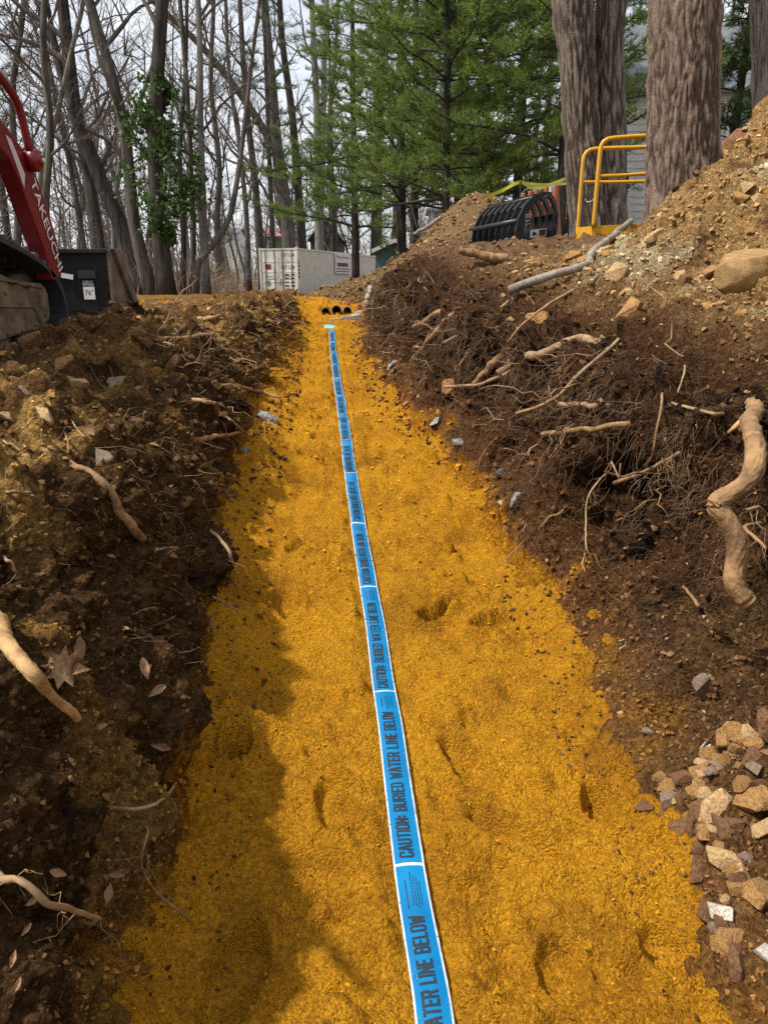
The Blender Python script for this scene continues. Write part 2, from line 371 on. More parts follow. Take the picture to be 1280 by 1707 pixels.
RST = [(-2.5, [(.72, -.2), (.95, .3), (1.15, .85), (1.4, 1.1), (1.9, 1.35), (2.6, 1.8), (3.6, 2.3), (10, 2.0)]),
       (.5, [(.66, .04), (.90, .3), (1.15, .82), (1.4, 1.1), (1.9, 1.35), (2.6, 1.8), (3.6, 2.4), (10, 2.0)]),
       (1.1, [(.655, .11), (.88, .36), (1.10, .76), (1.38, 1.1), (1.9, 1.38), (2.6, 1.9), (3.6, 2.6), (10, 2.0)]),
       (1.6, [(.665, .175), (.89, .44), (1.12, .78), (1.34, 1.1), (1.85, 1.38), (2.5, 1.92), (3.6, 2.8), (10, 2.0)]),
       (2.2, [(.665, .235), (.89, .49), (1.08, .94), (1.26, 1.16), (1.75, 1.37), (2.4, 1.95), (3.6, 2.9), (10, 2.0)]),
       (3.0, [(.58, .30), (.77, .62), (.98, 1.06), (1.24, 1.24), (1.75, 1.42), (2.4, 2.02), (3.7, 3.05), (10, 2.0)]),
       (4.2, [(.47, .39), (.66, .78), (.84, 1.14), (1.15, 1.30), (1.7, 1.46), (2.3, 2.12), (3.6, 3.2), (10, 2.0)]),
       (5.2, [(.21, .48), (.38, .86), (.60, 1.24), (1.0, 1.40), (1.6, 1.70), (2.4, 2.36), (3.7, 3.4), (10, 2.1)]),
       (5.9, [(.07, .55), (.25, .92), (.46, 1.30), (.95, 1.42), (1.55, 1.60), (2.4, 2.30), (3.7, 3.2), (10, 2.1)]),
       (6.7, [(.0, .60), (.17, .99), (.34, 1.36), (.9, 1.48), (1.5, 1.60), (2.3, 1.86), (3.6, 2.4), (10, 2.1)]),
       (8.3, [(-.2, .75), (-.06, 1.14), (.10, 1.48), (.75, 1.72), (1.5, 1.84), (2.4, 1.93), (3.6, 2.05), (10, 2.1)]),
       (10.4, [(-.3, .93), (-.18, 1.2), (.1, 1.55), (.7, 1.88), (1.3, 2.0), (2.2, 2.06), (3.6, 2.12), (10, 2.15)]),
       (12.5, [(-.35, 1.1), (-.2, 1.3), (.05, 1.6), (.6, 1.95), (1.3, 2.1), (2.2, 2.14), (3.6, 2.16), (10, 2.2)]),
       (14.0, [(-1.6, 1.2), (-1.0, 1.36), (-.3, 1.62), (.5, 2.0), (1.3, 2.2), (2.3, 2.2), (3.6, 2.2), (10, 2.2)]),
       (16.0, [(-2.0, 1.2), (-1.5, 1.34), (-.6, 1.56), (.4, 1.9), (1.2, 2.12), (2.3, 2.16), (3.6, 2.2), (10, 2.2)]),
       (19.0, [(-2.2, 1.1), (-1.7, 1.2), (-.6, 1.4), (.4, 1.7), (1.2, 1.95), (2.3, 2.05), (3.6, 2.1), (10, 2.1)])]
BY = rows(570, 19.0)
def bank(stations, counts, side):
    ys = [s[0] for s in stations]; ctl = np.array([s[1] for s in stations], float)
    K = ctl.shape[1]
    g = herm(ys, ctl, BY)                                     # rows, K, 2
    wig = gn(np.stack([BY, BY * 0, BY * 0 + side * 7], -1), .42, 20) * .13 + gn(np.stack([BY, BY * 0, BY * 0 + side * 3], -1), .16, 21) * .05
    for k in range(0, 3): g[:, k, 0] += wig * (1 - .25 * k) * np.clip(BY / 2.5, .3, 1)
    u = np.concatenate([np.linspace(k, k + 1, c, endpoint=False) if k < K - 2 else k + np.linspace(0, 1, c) ** 1.7 for k, c in enumerate(counts)])
    # under the floor first, so that the sand meets it raggedly
    V = herm(np.arange(K), np.swapaxes(g, 0, 1), u)            # cols, rows, 2
    V = np.swapaxes(V, 0, 1)
    n0 = 16
    e = V[:, :1]; dn = np.linspace(1, 0, n0, endpoint=False)[None, :, None]
    sk = e + dn * np.array([-.12 * side, -.22])                # skirt below the sand
    V = np.concatenate([sk, V], 1)
    u = np.concatenate([-np.linspace(1, 0, n0, endpoint=False), u])
    X = V[..., 0]; Z = V[..., 1]; Y = np.repeat(BY[:, None], X.shape[1], 1)
    Pn = np.stack([X, Y, Z], -1)
    Y = Y + .06 * gn(Pn, .3, 22)
    Pn = np.stack([X, Y, Z], -1)
    U = np.repeat(u[None], len(BY), 0)
    return Pn, U
def grid_normals(Pn, sgn):
    n = np.cross(np.gradient(Pn, axis=1), np.gradient(Pn, axis=0)) * sgn
    return n / (np.linalg.norm(n, axis=2)[..., None] + 1e-12)
def lump(Pn, s, seed): return np.abs(gn(Pn, s, seed)) * 1.6 - .3
def mixc(a, b, t): return a * (1 - t[..., None]) + np.asarray(b) * t[..., None]

# left bank
LP, LU = bank(LST, [80, 85, 80, 60, 30], -1)
Ln = grid_normals(LP, -1)
wallw = sstep(.1, .6, LU) * sstep(2.2, 1.5, LU)
amp = 1.15 * (.35 + .65 * sstep(.05, .5, LU)) * (1 - .6 * sstep(3.6, 4.6, LU))
shear = np.stack([LP[..., 0], LP[..., 1] * .75, LP[..., 2] * 1.1], -1)
wallw = sstep(.1, .6, LU) * sstep(2.2, 1.5, LU)
d = amp * (.14 * gn(LP, .5, 30) + .085 * lump(shear, .20, 31) + .045 * lump(LP, .085, 32) + .024 * lump(LP, .038, 33) + .012 * gn(LP, .017, 34) + .006 * gn(LP, .008, 35))
d += .07 * wallw * lump(LP, .3, 37) - .08 * wallw * sstep(.1, .4, gn(LP, .3, 38))
d += .09 * sstep(1.5, 2.4, LU) * sstep(3.9, 3.2, LU) * lump(LP, .27, 36) * 1.3
LPd = LP + Ln * d[..., None]
Zr = LPd[..., 2]; Xr = LPd[..., 0]; Yr = LPd[..., 1]
n1 = gn(LP, .45, 40); n2 = gn(LP, .14, 41); n3 = gn(LP, .05, 42)
col = np.ones(LP.shape) * np.array([.092, .049, .020])
col = mixc(col, [.024, .014, .009], sstep(.0, .3, n1 + .5 * n2 - .1))                                # dark humus
col = mixc(col, [.28, .155, .042], sstep(.02, .32, gn(LP, .38, 43) + .5 * n2))                    # ochre subsoil patches
col = mixc(col, [.13, .07, .03], .6 * sstep(.1, .4, n3 + n2))
top = sstep(1.75, 2.7, LU + .7 * n2)
col = mixc(col, [.19, .10, .036], top * .75)
col = mixc(col, [.38, .22, .07], top * sstep(.02, .3, n2 + .6 * n1))
col = mixc(col, [.045, .024, .012], top * sstep(.08, .35, gn(LP, .2, 44)))
back = sstep(3.4, 4.3, LU)
col = mixc(col, [.17, .105, .058], back * .8)
col = mixc(col, [.52, .25, .02], back * sstep(.15, .3, gn(LP, 1.3, 45) + .25) * sstep(5.5, 7.5, Yr) * .9)
hz = Zr - floor_z(Yr)
spill = sstep(.24, .03, hz + .22 * n2 + .12 * n1 - .06 * sstep(3, 5, Yr))
col = mixc(col, cB * .85, spill)
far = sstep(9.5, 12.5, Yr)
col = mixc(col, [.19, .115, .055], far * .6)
LC = np.clip(col, .006, 1)
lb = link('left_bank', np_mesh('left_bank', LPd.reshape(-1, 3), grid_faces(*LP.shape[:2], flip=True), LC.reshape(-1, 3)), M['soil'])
tag(lb, 'dark brown earth bank along the left of the trench', kind='structure')

# right bank with the spoil heap above it
RP, RU = bank(RST, [72, 80, 55, 60, 62, 50, 22], 1)
Rn = grid_normals(RP, 1)
amp = (.4 + .6 * sstep(.05, .5, RU)) * (1 - .55 * sstep(9, 12, RP[..., 1]) * sstep(2.5, 3.5, RU))
comb = np.stack([RP[..., 0], RP[..., 1] * 1.0, RP[..., 2] * .45], -1)
wallw = sstep(.2, .8, RU) * sstep(3.2, 2.4, RU)
d = amp * (.15 * gn(RP, .5, 50) + .075 * lump(RP, .21, 51) + .05 * lump(comb, .07, 52) * (.4 + .6 * wallw) + .045 * lump(RP, .085, 53) + .024 * lump(RP, .036, 54) + .012 * gn(RP, .016, 55) + .006 * gn(RP, .008, 56))
lipw = np.exp(-((RU - 1.95) / .35) ** 2) * sstep(1.6, 2.4, RP[..., 1]) * sstep(12, 9, RP[..., 1])
d += lipw * (.05 + .22 * np.maximum(gn(RP, .4, 65) + .1, 0)) + .06 * wallw * lump(RP, .3, 66)
d += -.22 * wallw * sstep(.02, .3, gn(RP, .34, 57)) - .07 * wallw * sstep(.1, .3, gn(RP, .12, 67))                      # hollows where roots held the soil
d += sstep(3.2, 4.2, RU) * sstep(9, 7, RP[..., 1]) * (.06 * lump(RP, .17, 58) + .045 * lump(RP, .07, 59))
d *= 1 - .55 * sstep(2.7, 2.0, RP[..., 1]) * sstep(1.5, .9, RU)
RPd = RP + Rn * d[..., None]
# mound behind the grapple
mx_ = np.exp(-(((RPd[..., 0] - 1.65) / .85) ** 2 + ((RPd[..., 1] - 14.2) / 1.1) ** 2)); RPd[..., 2] += .85 * mx_
Zr = RPd[..., 2]; Yr = RPd[..., 1]; Xr = RPd[..., 0]
n1 = gn(RP, .45, 60); n2 = gn(RP, .14, 61); n3 = gn(RP, .05, 62)
col = np.ones(RP.shape) * np.array([.14, .064, .025])
col = mixc(col, [.24, .10, .03], sstep(.08, .4, n1 + .6 * n2) * sstep(1.3, .6, RU))             # rusty subsoil low down
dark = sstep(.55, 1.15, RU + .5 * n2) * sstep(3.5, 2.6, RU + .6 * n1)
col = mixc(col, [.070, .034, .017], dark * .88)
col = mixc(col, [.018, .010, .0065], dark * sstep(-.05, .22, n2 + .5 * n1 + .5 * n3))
col = mixc(col, [.17, .085, .036], dark * sstep(.1, .35, n3 + n2 * .5) * .7)
near = sstep(2.6, 1.7, Yr) * sstep(2.2, 1.2, RU)
col = mixc(col, [.17, .092, .038], near * .6)
up = sstep(2.7, 3.9, RU + .6 * n2)
col = mixc(col, [.22, .125, .055], up * sstep(3.9, 3.2, RU))
heap = sstep(3.2, 4.3, RU + .4 * n2) * sstep(9.0, 7.0, Yr)
col = mixc(col, [.40, .24, .095], heap)
col = mixc(col, [.20, .11, .048], heap * sstep(.04, .3, n1 + .5 * n2))
col = mixc(col, [.56, .46, .27], heap * sstep(.04, .22, gn(RP, .6, 63) + .25 * n3) * .85)           # pale broken rock
col = mixc(col, [.42, .19, .05], heap * sstep(4.6, 5.3, RU + .3 * n1) * sstep(.0, .25, gn(RP, .9, 64) + .1))   # orange clay near the crest
litter = sstep(2.6, 3.6, RU) * sstep(6.8, 8.5, Yr)  # brown leaf litter over the far upper part of the bank
col = mixc(col, [.24, .14, .075], litter * .9)
col = mixc(col, [.12, .07, .038], litter * sstep(.05, .3, n2))
col = mixc(col, [.29, .185, .085], sstep(12.2, 13.5, Yr) * sstep(4.6, 3.6, RU) * .8)
col = mixc(col, [.27, .17, .085], np.clip(mx_ * 1.3, 0, 1) * .9)
hz = Zr - floor_z(Yr)
spill = sstep(.15, .02, hz + .2 * n2 + .1 * n1) * sstep(13.5, 12, Yr) * (.3 + .7 * sstep(2.0, 3.0, Yr))
col = mixc(col, cB, spill)
RC = np.clip(col, .006, 1)
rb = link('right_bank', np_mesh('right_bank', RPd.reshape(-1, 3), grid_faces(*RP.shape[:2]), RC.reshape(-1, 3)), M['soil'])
tag(rb, 'root-filled dark earth bank with tan spoil heap right of the trench', kind='structure')

# forest floor, one sheet to the horizon
gx = np.concatenate([-np.geomspace(400, 10, 40), np.linspace(-9.5, 9.9, 60), np.geomspace(10.5, 400, 40)])
gy = np.concatenate([np.linspace(-60, -4, 15), np.linspace(-3, 20, 50), np.geomspace(20.7, 900, 80)])
GX, GY = np.meshgrid(gx, gy)
def ground_z(x, y):
    x = np.asarray(x, float); y = np.asarray(y, float)
    z = 1.05 + .23 * sstep(3, 13, y) + .9 * sstep(-1.5, 2.5, x - .06 * np.maximum(y - 18, 0)) * (1 - .4 * sstep(25, 60, y)) + .0 * y
    z = z + 3.2 * sstep(45, 170, y)
    z = z + .25 * gn(np.stack([x, y, x * 0], -1), 6.0, 70) * sstep(14, 30, np.abs(y) + np.abs(x)) + .06 * gn(np.stack([x, y, x * 0], -1), 1.4, 71)
    return z
GZ = ground_z(GX, GY)
GZ = GZ - .07 - 1.6 * sstep(9.2, 7.6, np.abs(GX)) * sstep(18.6, 16.8, GY) * sstep(-60, -40, GY)
gp = np.stack([GX, GY, GZ], -1); gn1 = gn(gp, 3.0, 72); gn2 = gn(gp, .9, 73)
GC = np.ones(gp.shape) * np.array([.17, .105, .06]); GC = mixc(GC, [.09, .055, .034], sstep(-.1, .3, gn1)); GC = mixc(GC, [.26, .18, .11], sstep(.1, .4, gn2))
ground = link('ground', np_mesh('ground', gp.reshape(-1, 3), grid_faces(*GX.shape), GC.reshape(-1, 3)), attr_mat('leaf_litter', .6, 14, .9, .05))
tag(ground, 'brown leaf-littered forest floor', kind='structure')

# ray lookup on the built ground
def sub(Pg, s): return Pg[::s, ::s]
bv, bf, off = [], [], 0
for Pg, s in ((LPd, 2), (RPd, 2), (sandV.reshape(len(Ys), nc, 3), 3), (gp, 1)):
    q = sub(Pg, s); bv.append(q.reshape(-1, 3)); bf.append(grid_faces(*q.shape[:2]) + off); off += q.shape[0] * q.shape[1]
bvh = BVHTree.FromPolygons(np.concatenate(bv).tolist(), np.concatenate(bf).tolist())
def hit(px, py):
    for dy in range(0, 160, 4):
        d = Vector(ray(px, py + dy)).normalized()
        loc, nrm, i, dist = bvh.ray_cast(Vector((0, 0, ZC)), d)
        if loc is not None and dist < 40: break
    if nrm.dot(d) > 0: nrm = -nrm
    return np.array(loc), np.array(nrm)
def drop(x, y, z0=8.0):
    loc, nrm, i, dist = bvh.ray_cast(Vector((x, y, z0)), Vector((0, 0, -1)))
    return loc.z if loc else float(ground_z(x, y))

# ------------------------------------------------------------ text as mesh
def text_mesh(txt, bold=.0):
    """flat lettering: vertices normalised to x 0..1 (reading), y 0..1 (height), triangles, aspect"""
    cu = bpy.data.curves.new('lettering', 'FONT'); cu.body = txt; cu.offset = bold; cu.resolution_u = 2; cu.size = 1
    o = bpy.data.objects.new('lettering', cu); C.objects.link(o)
    bpy.context.view_layer.update()
    me = o.evaluated_get(bpy.context.evaluated_depsgraph_get()).to_mesh()
    me.calc_loop_triangles()
    v = np.array([q.co[:] for q in me.vertices]); f = [tuple(q.vertices) for q in me.loop_triangles]
    o.to_mesh_clear(); bpy.data.objects.remove(o); bpy.data.curves.remove(cu)
    lo, hi = v.min(0), v.max(0); asp = (hi[0] - lo[0]) / (hi[1] - lo[1])
    v = (v - lo) / np.maximum(hi - lo, 1e-6); return v[:, :2], f, asp
def lettering(txt, origin, du, dv, mat, parent, name='lettering', bold=.0):
    """txt laid on the parallelogram origin + u*du + v*dv"""
    v, f, _ = text_mesh(txt, bold)
    mb = MB(); mb.add(np.asarray(origin) + v[:, :1] * np.asarray(du) + v[:, 1:] * np.asarray(dv), f)
    return mb.build(name, mat, parent, fix=False)

# ------------------------------------------------------------ blue warning tape on the sand
def tape_film():
    m, t, b = node_mat('tape_blue_film')
    n = noise_node(t, 9, 3, .5); r = ramp(t, n.outputs['Fac'], [(.35, (.001, .15, .37)), (.65, (.001, .20, .45))])
    t.links.new(r.outputs[0], b.inputs['Base Color']); b.inputs['Roughness'].default_value = .24
    b.inputs['Specular IOR Level'].default_value = .35
    return m
M['tape_blue'] = tape_film()
M['tape_white'] = simple('tape_silver_edge', (.60, .64, .68), (.38, .41, .45), 40, .3)
M['tape_ink'] = simple('tape_ink', (.012, .02, .03), (.02, .03, .045), 20, .45)
tY = np.linspace(.3, 9.95, 900)
tX = tape_x(tY) + .010 * gn(np.stack([tY, tY * 0, tY * 0], -1), .9, 80)
arc = np.concatenate([[0], np.cumsum(np.hypot(np.diff(tX), np.diff(tY)) / math.cos(R(5.2)))])
tZ = smooth_sand(tX, tY)
ker = np.hanning(25); ker /= ker.sum(); tZ = np.convolve(np.pad(tZ, 12, mode='edge'), ker, 'valid')
wr = .018 * gn(np.stack([tY * 1.0, tY * 0, tY * 0 + 5], -1), .09, 81) * (.15 + .85 * sstep(2.6, 4.2, tY))              # puckers in the far half
tZ = tZ + .014 + np.maximum(wr, -.004)
HW = .0375
tw = .35 * gn(np.stack([tY, tY * 0, tY * 0 + 9], -1), .8, 82)                                         # slight roll
def tape_point(s, v, lift=0.0):
    """s along the tape, v across -1 (left) .. 1 (right)"""
    y = np.interp(s, arc, tY); x = np.interp(s, arc, tX); z = np.interp(s, arc, tZ); roll = np.interp(s, arc, tw)
    ty = np.interp(s + .02, arc, tY) - np.interp(s - .02, arc, tY); tx = np.interp(s + .02, arc, tX) - np.interp(s - .02, arc, tX)
    l = np.hypot(tx, ty) + 1e-9; nx, ny = ty / l, -tx / l
    cup = -.0045 * v ** 2 + .0015 * np.abs(v) * gn(np.stack([y, v * 0, v * 3 + 2], -1), .045, 83)
    return np.stack([x + nx * HW * v, y + ny * HW * v, z + cup + roll * HW * v + lift], -1)
s0 = np.interp(1.46, tY, arc) - np.interp(.3, tY, arc)
PER = .70; s_first = s0 - PER
vs = np.array([-1, -.86, -.80, -.4, 0, .4, .80, .86, 1])
tape = thing('warning_tape', 'long blue buried water line warning tape laid along the yellow sand', 'tape', tape_point(np.array([.02]), np.array([0.]))[0])
def strip(s_a, s_b, n, v_list):
    S, Vv = np.meshgrid(np.linspace(s_a, s_b, n), v_list, indexing='ij')
    q = tape_point(S, Vv); return q.reshape(-1, 3), grid_faces(n, len(v_list))
bars = [s_first + k * PER for k in range(-1, 15)]
film, edge, cross = MB(), MB(), MB()
for k, sb in enumerate(bars):
    e = min(sb + PER, arc[-1])
    if sb + .012 >= e: break
    a = max(sb, 0.0)
    film.add(*strip(a + .010, e, 64, [-.88, -.6, -.3, 0, .3, .6, .88]))
    cross = MB(); cross.add(*strip(a, a + .009, 3, [-.88, -.3, .3, .88])); cross.build('cross_bar', M['tape_white'], tape, True, fix=False)
    edge.add(*strip(a, e, 70, [-1, -.94, -.88])); edge.add(*strip(a, e, 70, [.88, .94, 1]))
film.build('film', M['tape_blue'], tape, True, fix=False)
edge.build('silver_edge', M['tape_white'], tape, True, fix=False)
GLYPH = {'C': (.5, [[(.5, .72), (.5, .9), (.4, 1), (.1, 1), (0, .9), (0, .1), (.1, 0), (.4, 0), (.5, .1), (.5, .28)]]), 'A': (.5, [[(0, 0), (.19, 1), (.31, 1), (.5, 0)], [(.08, .3), (.42, .3)]]),
 'U': (.5, [[(0, 1), (0, .1), (.1, 0), (.4, 0), (.5, .1), (.5, 1)]]), 'T': (.5, [[(0, 1), (.5, 1)], [(.25, 1), (.25, 0)]]), 'I': (.05, [[(.02, 0), (.02, 1)]]), 'O': (.5, [[(.1, 0), (.4, 0), (.5, .1), (.5, .9), (.4, 1), (.1, 1), (0, .9), (0, .1), (.1, 0)]]),
 'N': (.5, [[(0, 0), (0, 1), (.5, 0), (.5, 1)]]), ':': (.05, [[(.02, .2), (.02, .3)], [(.02, .62), (.02, .72)]]), 'B': (.5, [[(0, 0), (0, 1), (.38, 1), (.48, .9), (.48, .62), (.38, .53), (0, .53)], [(.38, .53), (.5, .42), (.5, .1), (.4, 0), (0, 0)]]),
 'R': (.5, [[(0, 0), (0, 1), (.4, 1), (.5, .9), (.5, .6), (.4, .5), (0, .5)], [(.32, .5), (.5, 0)]]), 'E': (.42, [[(.42, 1), (0, 1), (0, 0), (.42, 0)], [(0, .52), (.36, .52)]]), 'D': (.5, [[(0, 0), (0, 1), (.36, 1), (.5, .86), (.5, .14), (.36, 0), (0, 0)]]),
 'W': (.72, [[(0, 1), (.17, 0), (.36, .8), (.55, 0), (.72, 1)]]), 'L': (.4, [[(0, 1), (0, 0), (.4, 0)]]), ' ': (.2, [])}
def stroke_text(txt, length, height, thick):
    """condensed block capitals: points (along, up) in metres and quads"""
    x = 0; segs = []
    for ch in txt:
        w_, pl_ = GLYPH[ch]
        for q in pl_: segs += [((x + a[0], a[1]), (x + b[0], b[1])) for a, b in zip(q[:-1], q[1:])]
        x += w_ + .30
    k = (length - thick) / (x - .30); hh = height - thick; V, F, Zl = [], [], []
    for n_, (a, b) in enumerate(segs):
        a = np.array([a[0] * k + thick / 2, a[1] * hh + thick / 2]); b = np.array([b[0] * k + thick / 2, b[1] * hh + thick / 2]); d = (b - a) / (np.linalg.norm(b - a) + 1e-9); p_ = np.array([-d[1], d[0]]) * thick / 2; e = d * thick * .42
        a, b = a - e, b + e; m_ = max(1, int(np.linalg.norm(b - a) / .006))
        for j in range(m_):
            u0, u1 = a + (b - a) * j / m_, a + (b - a) * (j + 1) / m_
            F.append(tuple(range(len(V), len(V) + 4))); V += [u0 - p_, u1 - p_, u1 + p_, u0 + p_]; Zl += [2e-5 * (n_ % 7)] * 4
    return np.array(V), F, np.array(Zl)
tv, tf, tzl = stroke_text('CAUTION: BURIED WATER LINE BELOW', .545, .036, .0056)
for k, sb in enumerate(bars):
    if sb < -.7 or sb + PER > arc[-1]: continue
    for nm, mb in (('lettering', MB()),):
        s = sb + .022 + tv[:, 0]; v = .40 - tv[:, 1] / HW
        ok = np.array([s[list(f)].min() > .02 for f in tf])
        ff = [f for f, o_ in zip(tf, ok) if o_]
        if not ff: continue
        mb.add(tape_point(s, v, .0010 + tzl), ff); mb.build(nm, M['tape_ink'], tape, fix=False)
    if sb < -.1 or sb > 3.0: continue
    mb = MB(); q = random.Random(k)                                     # rows of fine print, too small to read
    for line in range(6):
        vv = -.42 + line * .17; x0 = .585 + q.uniform(0, .012); x1 = .675 - q.uniform(0, .02)
        if line in (1,): continue
        s = x0
        while s < x1:
            l_ = q.uniform(.004, .011); h_ = .05 if line else .07
            S, Vv = np.meshgrid([sb + s, sb + s + l_], [vv - h_ / 2, vv + h_ / 2], indexing='ij')
            mb.add(tape_point(S, Vv, .0012).reshape(-1, 3), [(0, 1, 3, 2)]); s += l_ + .0022
    mb.build('fine_print', M['tape_ink'], tape, fix=False)
# folded tail at the far end
tail = MB(); e = tape_point(np.array([arc[-1]]), np.array([0.]))[0]
tail.add(np.array([e + [-.09, -.05, .03], e + [.03, -.05, .025], e + [.04, .06, .05], e + [-.08, .09, .07], e + [-.1, .02, .055]]), [(0, 1, 4), (1, 2, 4), (2, 3, 4)])
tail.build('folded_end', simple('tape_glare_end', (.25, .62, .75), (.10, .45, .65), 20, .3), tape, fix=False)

# ------------------------------------------------------------ stones
def hull_rock(seed, n=15, squash=(1, .8, .62), bev=.022, rough_=.04):
    r = random.Random(seed); bm = bmesh.new()
    for _ in range(n):
        v = Vector((r.gauss(0, 1), r.gauss(0, 1), r.gauss(0, 1))).normalized() * r.uniform(.82, 1.05)
        bm.verts.new((v.x * squash[0] * .5, v.y * squash[1] * .5, v.z * squash[2] * .5))
    h = bmesh.ops.convex_hull(bm, input=bm.verts[:])
    bmesh.ops.delete(bm, geom=list({g for g in h['geom_interior'] + h['geom_unused'] if isinstance(g, bmesh.types.BMVert)}), context='VERTS')
    bmesh.ops.dissolve_limit(bm, angle_limit=.22, verts=bm.verts[:], edges=bm.edges[:])
    if bev: bmesh.ops.bevel(bm, geom=bm.edges[:] , offset=bev, segments=1, affect='EDGES')
    bmesh.ops.triangulate(bm, faces=bm.faces[:])
    for v in bm.verts: v.co += Vector((r.uniform(-1, 1), r.uniform(-1, 1), r.uniform(-1, 1))) * rough_ * .35
    bmesh.ops.recalc_face_normals(bm, faces=bm.faces[:])
    me = bpy.data.meshes.new('stone'); bm.to_mesh(me); bm.free(); return me
rock_kinds = ['rock_tan', 'rock_pale', 'rock_brown', 'rock_grey', 'rock_white', 'rock_blue']
rock_meshes = {}
for ki, k in enumerate(rock_kinds):
    rock_meshes[k] = []
    for j in range(7):
        me = hull_rock(100 * ki + j, rng.choice([9, 11, 14]), (1, rng.uniform(.6, .95), rng.uniform(.40, .75)))
        me.materials.append(M[k]); rock_meshes[k].append(me)
def stone(loc, nrm, size, kind, label, group=None, name='stone', sink=.24, tall=None, tilt=.5, mesh=None):
    me = mesh or rng.choice(rock_meshes[kind])
    o = bpy.data.objects.new(name, me); C.objects.link(o)
    n = Vector(nrm).normalized().lerp(Vector((0, 0, 1)), .3).normalized()
    q = n.to_track_quat('Z', 'Y').to_matrix() @ Matrix.Rotation(rng.uniform(0, 6.28), 3, 'Z') @ Matrix.Rotation(rng.uniform(-tilt, tilt), 3, 'X')
    o.rotation_euler = q.to_euler(); s = size; o.scale = (s, s * rng.uniform(.85, 1.1), s * (tall or rng.uniform(.9, 1.15)))
    o.location = Vector(loc) + n * s * (.25 - sink)
    return tag(o, label, 'stone' if name == 'stone' else name, group)
def px_size(loc, wpx):
    f = loc[1] * CP - (loc[2] - ZC) * SP; return wpx * f / FPX
NAMED = [
 (1180, 1152, 66, 'rock_grey', 'flat grey-brown slab of stone lying on the dark lower right bank'),
 (1180, 1287, 74, 'rock_grey', 'purplish grey flat stone above the heap of tan stones at right'),
 (1177, 1240, 32, 'rock_white', 'small white stone beside the grey slab at foot of right bank'),
 (1080, 1222, 30, 'rock_grey', 'rounded grey pebble at the edge of sand and right bank'),
 (1237, 1232, 48, 'rock_tan', 'flat orange-tan stone beside the small white stone'),
 (1192, 1348, 92, 'rock_pale', 'sand-dusted pale boulder half buried at the right edge of the sand'),
 (1255, 1335, 84, 'rock_tan', 'tan angular block leaning at the right edge of the picture'),
 (1276, 1385, 56, 'rock_pale', 'pale yellow stone cut by the right edge above the rubble'),
 (1205, 1432, 74, 'rock_pale', 'bright cream angular stone standing out of the rubble at right'),
 (1166, 1450, 40, 'rock_brown', 'brown stone left of the bright cream stone'),
 (1262, 1490, 80, 'rock_tan', 'large rusty tan slab in the rubble at right'),
 (1274, 1590, 46, 'rock_white', 'whitish stone at the lower right edge of the picture'),
 (1100, 1297, 32, 'rock_tan', 'lone yellow stone sitting on the sand beside the right rubble'),
 (1182, 1522, 56, 'rock_brown', 'dark brown angular stone at the rubble toe by the sand'),
 (1232, 1605, 84, 'rock_brown', 'largest dark brown slab in the bottom right rubble'),
 (1075, 1345, 36, 'rock_brown', 'brown clod-covered stone on the sand near the deep footprint'),
 (1030, 458, 52, 'rock_pale', 'upright pale stone on the spoil heap beside the grey branch'),
 (888, 438, 40, 'rock_tan', 'orange stone among dead leaves in front of the grapple'),
 (1048, 522, 84, 'rock_tan', 'blocky tan boulder stuck in the spoil above the dark roots'),
 (897, 538, 66, 'rock_tan', 'ochre boulder at the upper edge of the dark root bank'),
 (1228, 200, 74, 'rock_brown', 'dark brown slab on the crest of the spoil heap'),
 (1010, 418, 44, 'rock_pale', 'pale block below the yellow toe plate on the heap'),
 (955, 430, 36, 'rock_tan', 'tan stone lying under the grey branch'),
 (1130, 300, 40, 'rock_brown', 'brown stone on the heap below the large oak'),
 (1090, 395, 46, 'rock_pale', 'cream stone on the heap left of the round boulder'),
 (1235, 330, 44, 'rock_tan', 'tan stone high on the heap near the right edge'),
 (168, 768, 56, 'rock_grey', 'grey stone embedded beside the long root in left bank'),
 (74, 697, 58, 'rock_pale', 'pale flat stone under an overhang of left bank'),
 (130, 642, 42, 'rock_pale', 'cream stone on top of the left bank near the tracks'),
 (40, 652, 30, 'rock_grey', 'small grey stone near the left edge below the tracks'),
 (197, 634, 58, 'rock_grey', 'rounded grey-brown stone on the left bank slope'),
 (290, 607, 54, 'rock_brown', 'dark stone below the bucket on the left bank'),
 (415, 752, 40, 'rock_blue', 'blue-grey stone with white face at the left foot of the trench'),
 (447, 700, 46, 'rock_blue', 'dark blue-grey stone half out of the left wall foot'),
 (60, 572, 64, 'rock_brown', 'large brown clod-like stone in front of the tracks'),
 (110, 605, 52, 'rock_tan', 'ochre stone on the left bank crest below the track'),
 (15, 618, 60, 'rock_tan', 'long ochre stone at the left edge of the bank crest'),
 (235, 565, 60, 'rock_brown', 'brown stone right of the bucket on bank crest'),
 (726, 704, 36, 'rock_blue', 'grey white-streaked stone at the right foot of the trench, middle distance'),
 (764, 738, 28, 'rock_blue', 'small dark stone between the two white-streaked stones of right wall'),
 (838, 792, 42, 'rock_blue', 'white-streaked stone at right foot of the trench, upper of a pair'),
 (862, 836, 46, 'rock_blue', 'white-streaked stone at right foot of the trench, lower of a pair'),
 (656, 608, 24, 'rock_blue', 'small grey stone at the right foot of the trench far along'),
 (750, 645, 36, 'rock_tan', 'ochre stone caught among roots of the right wall'),
]
for px, py, wpx, kind, lab in NAMED:
    loc, nrm = hit(px, py)
    stone(loc, nrm, px_size(loc, wpx), kind, lab, sink=.2)
